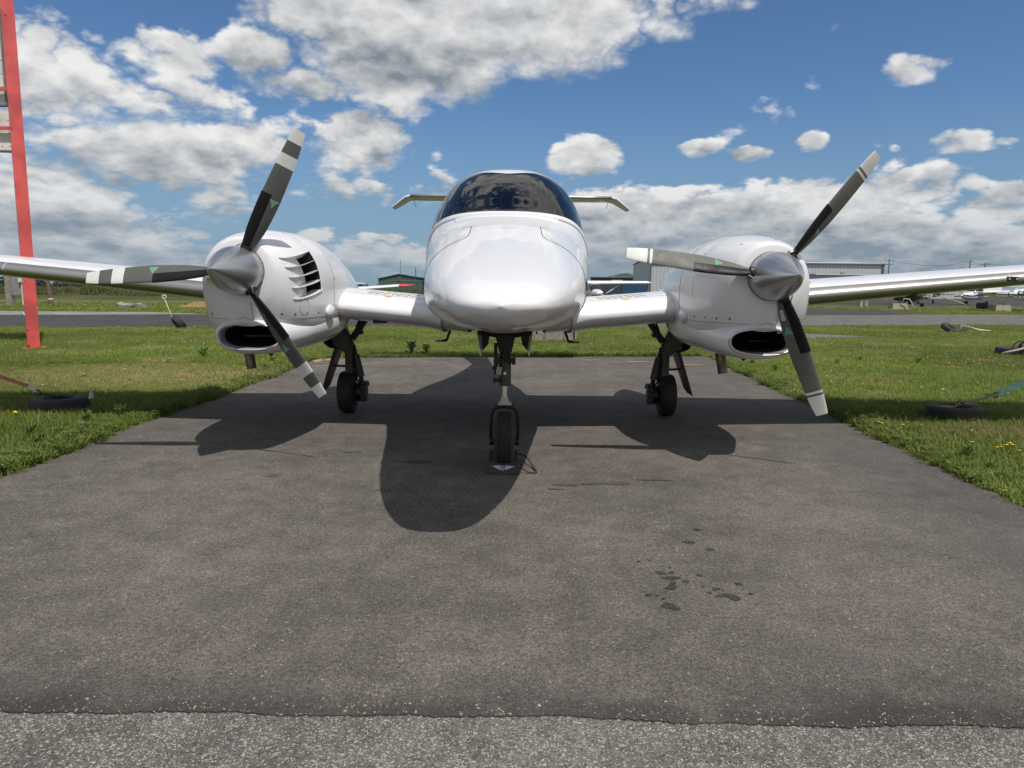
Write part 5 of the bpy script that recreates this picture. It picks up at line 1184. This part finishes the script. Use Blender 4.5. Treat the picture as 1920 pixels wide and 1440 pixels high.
# far tree line, left
M['treeleaf'] = simple('far_foliage', (.026, .042, .026), .9, var=.5, vscale=.8); M['bark'] = simple('bark', (.06, .045, .035), .9)
def far_tree(x, y, h, wd, seed, lab):
    rg = np.random.RandomState(seed); t = empty('tree', (x, y, 0), lab, 'tree', 'trees along the far left horizon')
    g = MB((x, y, 0)); g.cyl((x, y, -.1), (x, y, h*.6), .28, .12, 7); g.build('trunk', M['bark'], t)
    g = MB((x, y, 0))
    for k in range(150):
        d = rg.randn(3); d /= np.linalg.norm(d); rr_ = rg.rand()**.4; c = np.array((x, y, h*.58))+d*rr_*np.array((wd, wd, h*.42))*(1+.25*math.sin(3*math.atan2(d[1], d[0])+seed))
        u = rg.randn(3); v = rg.randn(3); sz = rg.uniform(.25, .6)*h*.16; u *= sz/np.linalg.norm(u); v *= sz/np.linalg.norm(v)
        g.add([c-u, c+v, c+u, c-v], [(0, 1, 2, 3)])
    g.build('crown', M['treeleaf'], t, fix=False)
rg = np.random.RandomState(8)
k = 0
TL = ['second from the left', 'third from the left', 'fourth from the left', 'last one left of the red pole', 'half hidden by the red pole', 'just right of the red pole', 'between red pole and wooden post', 'nearest the wooden post on its left', 'just right of the wooden post', 'second to the right of the wooden post', 'third to the right of the wooden post', 'at the very edge', 'fourth to the right of the wooden post', 'farthest to the right']
for pxx, h_ in [(2, 6.2), (14, 5.6), (27, 6.4), (36, 5.0), (46, 4.2), (70, 5.4), (82, 6.4), (92, 4.6), (112, 4.0), (128, 3.8), (150, 3.6), (-12, 6.0), (172, 3.7), (196, 3.4)]:
    y = 410+rg.uniform(-20, 30); x = (pxx-960)/1331*y; far_tree(x, y, h_*1.05, h_*.50, k, 'dark %s tree on the far left horizon, %s' % ('tall' if h_ > 4.4 else 'low', TL[k])); k += 1
g = MB((-200, 430, 0)); rg = np.random.RandomState(4)
for q in range(1500):
    x = rg.uniform(-420, -60); y = 455+rg.uniform(-6, 6); z = rg.rand()**1.3*(1.9+.7*math.sin(x*.11)+.6*math.sin(x*.37)); u = rg.randn(3)*.9; v = rg.randn(3)*.9
    g.add([np.array((x, y, z))-u, np.array((x, y, z))+v, np.array((x, y, z))+u, np.array((x, y, z))-v], [(0, 1, 2, 3)])
ob = g.build('far_wood', M['treeleaf'], fix=False); ob.location = (-200, 430, 0); tag(ob, 'low dark wood along the far left horizon', 'wood', None, 'stuff')
# ================================================================== GRASS, WEEDS AND FLOWERS
def tuft(name, n, hmin, hmax, spread, wd, lean, mt, seed):
    rg = np.random.RandomState(seed); V = []; F = []
    for k in range(n):
        a = rg.rand()*6.283; r0 = spread*math.sqrt(rg.rand()); x, y = r0*math.cos(a), r0*math.sin(a)
        h = rg.uniform(hmin, hmax); b = rg.rand()*6.283; ln = lean*rg.uniform(.2, 1.0)*h; w2 = wd*rg.uniform(.6, 1.2)/2
        sx, sy = -math.sin(b)*w2, math.cos(b)*w2; i = len(V)
        for t, wk in ((0, 1.0), (.5, .85), (.85, .45)):
            cx_, cy_, cz_ = x+math.cos(b)*ln*t*t, y+math.sin(b)*ln*t*t, h*t*(1-.18*t*lean)
            V += [(cx_-sx*wk, cy_-sy*wk, cz_), (cx_+sx*wk, cy_+sy*wk, cz_)]
        V.append((x+math.cos(b)*ln, y+math.sin(b)*ln, h*(1-.18*lean)))
        F += [(i, i+1, i+3, i+2), (i+2, i+3, i+5, i+4), (i+4, i+5, i+6)]
    me = bpy.data.meshes.new(name); me.from_pydata(V, [], F); me.materials.append(mt); return bpy.data.objects.new(name, me)
def leafy(name, n, size, mt, seed, flat=.5, hgt=.05):
    rg = np.random.RandomState(seed); V = []; F = []
    for k in range(n):
        a = rg.rand()*6.283; L = size*rg.uniform(.5, 1.0); el_ = rg.uniform(.1, 1.2)*(1-flat)+.15; w2 = L*.15; z0 = hgt*rg.rand(); r0 = rg.rand()*size*.5
        dx_, dy_, dz_ = math.cos(a)*math.cos(el_), math.sin(a)*math.cos(el_), math.sin(el_); sx, sy = -math.sin(a)*w2, math.cos(a)*w2; ox, oy = r0*math.cos(a*3.1), r0*math.sin(a*3.1); i = len(V)
        V += [(ox, oy, z0), (ox+dx_*L*.45-sx, oy+dy_*L*.45-sy, z0+dz_*L*.5), (ox+dx_*L, oy+dy_*L, z0+dz_*L*.75), (ox+dx_*L*.45+sx, oy+dy_*L*.45+sy, z0+dz_*L*.5)]
        F += [(i, i+1, i+2), (i, i+2, i+3)]
    me = bpy.data.meshes.new(name); me.from_pydata(V, [], F); me.materials.append(mt); return bpy.data.objects.new(name, me)
def flowerhead(name, mt, r):
    V = [(0, 0, .055)]+[(r*math.cos(a), r*math.sin(a), .050) for a in np.linspace(0, 6.283, 7)[:-1]]+[(0, 0, .040), (.001, 0, 0), (-.001, 0, 0)]
    F = [(0, 1+k, 1+(k+1) % 6) for k in range(6)]+[(7, 1+(k+1) % 6, 1+k) for k in range(6)]
    me = bpy.data.meshes.new(name); me.from_pydata(V, [], F); me.materials.append(mt); return bpy.data.objects.new(name, me)
def scatter(name, protos, pts, kinds, scl, label, cat, z=-.018):
    """one ground-cover object: its points carry copies of a few tufts"""
    pc = bpy.data.collections.new(name+'_kinds')
    for p in protos: pc.objects.link(p)
    me = bpy.data.meshes.new(name); n = len(pts)
    me.from_pydata([(x, y, z) for x, y in pts], [], [])
    for an_, typ, val in (('kind_index', 'INT', kinds), ('size', 'FLOAT', scl), ('turn', 'FLOAT', np.random.rand(n)*6.283)):
        at__ = me.attributes.new(an_, typ, 'POINT'); at__.data.foreach_set('value', np.asarray(val, np.int32 if typ == 'INT' else np.float32))
    o = bpy.data.objects.new(name, me); COL.objects.link(o); tag(o, label, cat, None, 'stuff')
    ng = bpy.data.node_groups.new(name, 'GeometryNodeTree')
    ng.interface.new_socket('Geometry', in_out='INPUT', socket_type='NodeSocketGeometry'); ng.interface.new_socket('Geometry', in_out='OUTPUT', socket_type='NodeSocketGeometry')
    N = ng.nodes; gi = N.new('NodeGroupInput'); go = N.new('NodeGroupOutput'); ip = N.new('GeometryNodeInstanceOnPoints'); ci = N.new('GeometryNodeCollectionInfo')
    ci.inputs['Collection'].default_value = pc; ci.inputs['Separate Children'].default_value = True; ci.inputs['Reset Children'].default_value = True
    def attr(nm, dt):
        a = N.new('GeometryNodeInputNamedAttribute'); a.data_type = dt; a.inputs['Name'].default_value = nm; return a.outputs['Attribute']
    L = ng.links; cx_ = N.new('ShaderNodeCombineXYZ'); L.new(attr('turn', 'FLOAT'), cx_.inputs[2]); er = N.new('FunctionNodeEulerToRotation'); L.new(cx_.outputs[0], er.inputs[0])
    L.new(gi.outputs[0], ip.inputs['Points']); L.new(ci.outputs[0], ip.inputs['Instance']); ip.inputs['Pick Instance'].default_value = True
    L.new(attr('kind_index', 'INT'), ip.inputs['Instance Index']); L.new(er.outputs[0], ip.inputs['Rotation']); L.new(attr('size', 'FLOAT'), ip.inputs['Scale']); L.new(ip.outputs[0], go.inputs[0])
    md = o.modifiers.new('scatter', 'NODES'); md.node_group = ng
    return o
def inpoly(poly, P):
    x, y = P[:, 0], P[:, 1]; c = np.zeros(len(P), bool); q = np.array(poly)
    for i in range(len(q)):
        (x1_, y1_), (x2_, y2_) = q[i-1], q[i]
        hit = ((y1_ > y) != (y2_ > y)) & (x < (x2_-x1_)*(y-y1_)/(y2_-y1_+1e-12)+x1_); c ^= hit
    return c
rg = np.random.RandomState(17)
def seen(P, mgn=.30): return np.abs(P[:, 0]) < P[:, 1]*(.735+mgn)+.3
def onlawn(P, near=22.5):
    pv = inpoly(pad, P); ok = ~pv & (P[:, 1] < near-.5+.25*P[:, 0]) & seen(P)
    ok &= ~((P[:, 0] > 5.2) & inpoly([(5.4, 17.2), (9.8, 18.5), (8.3, 19.6), (6.6, 25.0), (3.0, 23.6)], P)); return ok
def rnd(n, x0, x1, y0, y1): return np.stack([rg.uniform(x0, x1, n), rg.uniform(y0, y1, n)], 1)
zones = [(2.6, 8, 900), (8, 13, 480), (13, 19, 260), (19, 29, 130)]
PT = []
for y0, y1, dn in zones:
    wx_ = y1*1.03+.6; n = int(2*wx_*(y1-y0)*dn); P = rnd(n, -wx_, wx_, y0, y1); PT.append(P[onlawn(P)])
PT = np.concatenate(PT)
dist = PT[:, 1]
patch = np.sin(PT[:, 0]*1.3+PT[:, 1]*.7)*.5+np.sin(PT[:, 0]*.6-PT[:, 1]*1.9+2)*.5
scl = rg.uniform(.65, 1.15, len(PT))*(1+.18*patch)*np.clip(.92+dist*.006, 1, 1.15)
dry = np.hypot((PT[:, 0]+5.0)/2.6, (PT[:, 1]-9.0)/1.5) < 1
scl[dry] *= .62
protos = [tuft('tuft_a', 16, .035, .085, .055, .0045, .9, M['blade_grass'], 1), tuft('tuft_b', 14, .025, .065, .06, .005, 1.4, M['blade_grass'], 2), tuft('tuft_c', 12, .05, .11, .045, .004, .7, M['blade_grass'], 3), leafy('tuft_d', 14, .05, M['leaf'], 4, .6, .03)]
kinds = rg.choice(4, len(PT), p=[.40, .30, .16, .14])
scatter('grass', protos, PT, kinds, scl, 'short mown grass with clover around the asphalt pad', 'grass')
# rank growth along the edges of the pad
edge_pts = []
for poly_, sd in ((padL, -1), (padR, 1)):
    for (x, y) in poly_:
        for k in range(26 if y < 9 else 14):
            d = abs(rg.randn())*.16; edge_pts.append((x+sd*(d+.005)+rg.randn()*.03, y+rg.uniform(-.04, .04)))
for (x, y) in padB:
    for k in range(14): edge_pts.append((x+rg.uniform(-.03, .03), y+abs(rg.randn())*.15))
# overhang in front where pad flares
for k in range(2600):
    t = rg.rand(); edge_pts.append((-3.05-.62*t*.9-abs(rg.randn())*.14, 3.5-.62*t+rg.randn()*.03)); 
    t = rg.rand(); edge_pts.append((2.72+.58*t+abs(rg.randn())*.14, 3.5-.6*t+rg.randn()*.03))
EP = np.array(edge_pts); EP = EP[seen(EP)]
nd = np.sin(EP[:, 1]*2.1+np.sign(EP[:, 0]))*.5+np.sin(EP[:, 1]*5.3)*.3
ek = [tuft('edge_a', 14, .06, .15, .05, .005, 1.1, M['blade_grass'], 11), leafy('edge_b', 34, .060, M['leaf'], 12, .35, .06), leafy('edge_c', 44, .045, M['leaf'], 13, .2, .09), tuft('edge_d', 12, .05, .12, .06, .004, 1.6, M['blade_grass'], 14)]
scatter('edge_growth', ek, EP, rg.choice(4, len(EP), p=[.34, .24, .22, .20]), rg.uniform(.5, 1.05, len(EP))*(1+.22*nd), 'taller weeds and grass hanging over the pad edges', 'grass')
# clover flowers: pale specks through the lawn
CP = np.concatenate([rnd(6500, -20, 22, 11, 28), rnd(500, -9, 10, 5, 12)]); CP = CP[onlawn(CP)]
cl = (np.sin(CP[:, 0]*.9+CP[:, 1]*.5)+np.sin(CP[:, 0]*.37-CP[:, 1]*1.1)) > -.2; CP = CP[cl]
scatter('clover_flowers', [flowerhead('clover_a', M['clover'], .0085), flowerhead('clover_b', M['clover'], .006)], CP, rg.choice(2, len(CP)), rg.uniform(.8, 1.6, len(CP)), 'tiny white clover flowers dotted through the grass', 'flowers')
# grass on the strip between the taxiways
P = rnd(26000, -45, 60, 28, 60); sx_ = P[:, 1]-.28*P[:, 0]
okk = (sx_ > 33.6) & (sx_ < 55.5) & seen(P, .02) & ~inpoly([(-40, 18.0), (-12.2, 29.0), (-15.5, 30.7), (-30, 29.5), (-60, 25)], P) & ~inpoly([(12, 36.2), (20, 38.2), (26, 42.5), (24.5, 50), (17, 55), (14, 50)], P)
P = P[okk]; scatter('grass', [tuft('far_a', 22, .05, .14, .16, .014, 1.0, M['blade_grass'], 21), tuft('far_b', 20, .04, .11, .18, .016, 1.4, M['blade_grass'], 22)], P, rg.choice(2, len(P)), rg.uniform(.7, 1.3, len(P)), 'grass strip between the two taxiways', 'grass')
# rough hay on the bank far left
P = rnd(16000, -150, 0, 62, 190); sx_ = P[:, 1]-.3*P[:, 0]; P = P[(sx_ > 63) & (P[:, 0] < -.06*P[:, 1]) & seen(P, .02)]
hz = 0.45*np.clip((P[:, 1]-.3*P[:, 0]-60)/25, 0, 1)*np.clip((-P[:, 0]+6)/14, 0, 1)
M['hay'] = blade_mat('rough_hay', (.045, .065, .018), (.11, .10, .04), (.20, .165, .08), .6)
o = scatter('rough_grass', [tuft('hay_a', 26, .15, .45, .5, .05, .8, M['hay'], 31), tuft('hay_b', 22, .1, .32, .5, .06, 1.2, M['hay'], 32)], P, rg.choice(2, len(P)), rg.uniform(.6, 1.3, len(P)), 'tall brownish rough grass on the far left bank', 'grass')
for i, v in enumerate(o.data.vertices): v.co.z = hz[i]-.02
# broad-leaved weeds and yellow flowers one can pick out
def place_copies(src, spots, group, lab):
    parts = list(src.children)
    for i, (x, y, s_) in enumerate(spots):
        if i == 0: r_o = src
        else:
            r_o = src.copy(); COL.objects.link(r_o)
            for c in parts:
                d = c.copy(); COL.objects.link(d); d.parent = r_o
        r_o.location = (x, y, -.015); r_o.rotation_euler = (0, 0, rg.rand()*6.283); r_o.scale = (s_, s_, s_); tag(r_o, lab if isinstance(lab, str) else lab(i, x, y), None, group)
wd_ = empty('weed_plant', (0, 0, 0), 'leafy green weed standing above the grass', 'weed')
lf = leafy('leaves', 60, .11, M['leaf'], 41, .2, .13); COL.objects.link(lf); lf.name = 'leaves'; lf.parent = wd_
g = MB(); 
for k in range(5): g.tube([(0, 0, 0), (.03*math.cos(k*1.3), .03*math.sin(k*1.3), .10), (.06*math.cos(k*1.3), .06*math.sin(k*1.3), .19)], .003, 5)
g.build('stem', M['stalk'], wd_)
spots = [(-1.75, 12.3, 1.5), (-1.5, 12.35, 1.2), (-3.35, 6.0, .75), (-3.5, 5.75, .65), (-3.25, 5.3, .7), (-3.6, 5.2, .6), (-3.3, 4.85, .65), (-4.9, 11.2, 1.1), (3.05, 5.6, .6), (3.0, 5.1, .6), (3.15, 4.8, .7), (3.05, 4.4, .6), (5.2, 11.3, .7), (5.8, 11.8, .7), (6.6, 11.5, .7), (3.7, 10.9, .7), (3.8, 10.2, .7), (-3.35, 9.6, .7), (-3.6, 10.6, .7)]
ORD = ['first', 'second', 'third', 'fourth', 'fifth', 'sixth', 'seventh', 'eighth', 'ninth', 'tenth', 'eleventh', 'twelfth']
nearL = sorted([q for q in spots if q[0] < 0 and q[1] < 12], key=lambda q: q[1]); nearR = sorted([q for q in spots if q[0] > 0], key=lambda q: q[1])
def wl(i, x, y):
    if y > 12 and -2 < x < 0: return 'tall dark leafy weed behind the pad, the taller of two' if i == 0 else 'leafy weed behind the pad, the shorter of two'
    for lst, sd in ((nearL, 'left'), (nearR, 'right')):
        for k, q in enumerate(lst):
            if q[0] == x and q[1] == y: return 'leafy weed on the %s of the pad, %s from the front' % (sd, ORD[k])
place_copies(wd_, spots, 'leafy weeds along the pad', wl)
yf = empty('yellow_flower', (0, 0, 0), 'small yellow flower in the grass', 'flower')
g = MB(); n = 9
for k in range(n):
    a = 2*math.pi*k/n; g.add([(0, 0, .075), (.010*math.cos(a-.3), .010*math.sin(a-.3), .079), (.018*math.cos(a), .018*math.sin(a), .078), (.010*math.cos(a+.3), .010*math.sin(a+.3), .079)], [(0, 1, 2, 3)])
g.lathe([(.0005, .083), (.007, .081), (.008, .075)], (0, 0, 0), 'z', 8); g.build('petals', M['yellow'], yf, fix=False)
g = MB(); g.tube([(0, 0, 0), (.003, .002, .04), (0, 0, .075)], .0018, 5); g.build('stem', M['stalk'], yf)
ys2 = []
for (cx_, cy_, sx_, sy_, n) in [(3.25, 5.85, .14, .12, 8), (2.95, 6.35, .06, .06, 4), (2.70, 3.88, .05, .05, 2), (5.7, 10.6, .5, .15, 16), (7.1, 10.9, .5, .25, 14), (7.9, 11.0, .4, .3, 10), (3.5, 5.0, .12, .12, 9), (3.9, 9.9, .3, .5, 10), (4.6, 10.8, .3, .2, 8), (4.4, 8.6, .35, .25, 5), (3.75, 4.3, .06, .06, 3), (2.35, 12.6, .10, .12, 8), (3.0, 12.8, .4, .1, 6), (-3.55, 10.0, .16, .3, 9), (-3.5, 8.9, .12, .2, 5), (-3.75, 9.4, .3, .4, 5), (-4.3, 10.8, .3, .5, 4), (6.9, 15.5, .8, .8, 8), (8.2, 14.5, 1.0, .8, 8), (5.5, 7.6, .5, .4, 6), (5.1, 12.9, .5, .5, 7), (-6.0, 12.4, .4, .4, 3)]:
    for k in range(n): ys2.append((cx_+rg.randn()*sx_, cy_+rg.randn()*sy_, rg.uniform(.65, 1.1)))
ys2 = [q for q in ys2 if not inpoly(pad, np.array([q[:2]]))[0]]
def yl_(i, x, y):
    if x < 0: return 'small yellow flower in the grass left of the pad below the left engine' if y < 11.5 else 'small yellow flower near the red pole'
    if x < 3.4 and y > 12: return 'small yellow flower at the back edge of the pad right of the nose leg'
    if y < 4.6: return 'small yellow flower low at the right edge of the photo beside the pad'
    if y < 7: return 'small yellow flower between the pad edge and the right tyre'
    if y < 9.3: return 'small yellow flower behind the wing shadow on the right'
    if x < 5: return 'small yellow flower in the grass under the right engine exhaust'
    return 'small yellow flower in the yellow patch near the right edge' if y < 12 and x > 6.3 else ('small yellow flower in the patch right of the lowest propeller blade' if y < 12 else 'small yellow flower far back in the grass on the right')
place_copies(yf, ys2, 'small yellow flowers in the grass', yl_)
df = empty('dandelion', (-4.06, 5.72, 0), 'single large yellow dandelion near the left edge of the photo', 'flower')
g = MB()
for k in range(16):
    a = 2*math.pi*k/16; g.add([(0, 0, .085), (.012*math.cos(a-.2), .012*math.sin(a-.2), .094), (.027*math.cos(a), .027*math.sin(a), .090), (.012*math.cos(a+.2), .012*math.sin(a+.2), .094)], [(0, 1, 2, 3)])
g.lathe([(.0005, .104), (.010, .100), (.013, .088)], (0, 0, 0), 'z', 10); g.build('petals', M['yellow'], df, fix=False)
g = MB(); g.tube([(0, 0, 0), (.004, 0, .05), (0, 0, .09)], .003, 5); g.build('stem', M['stalk'], df)
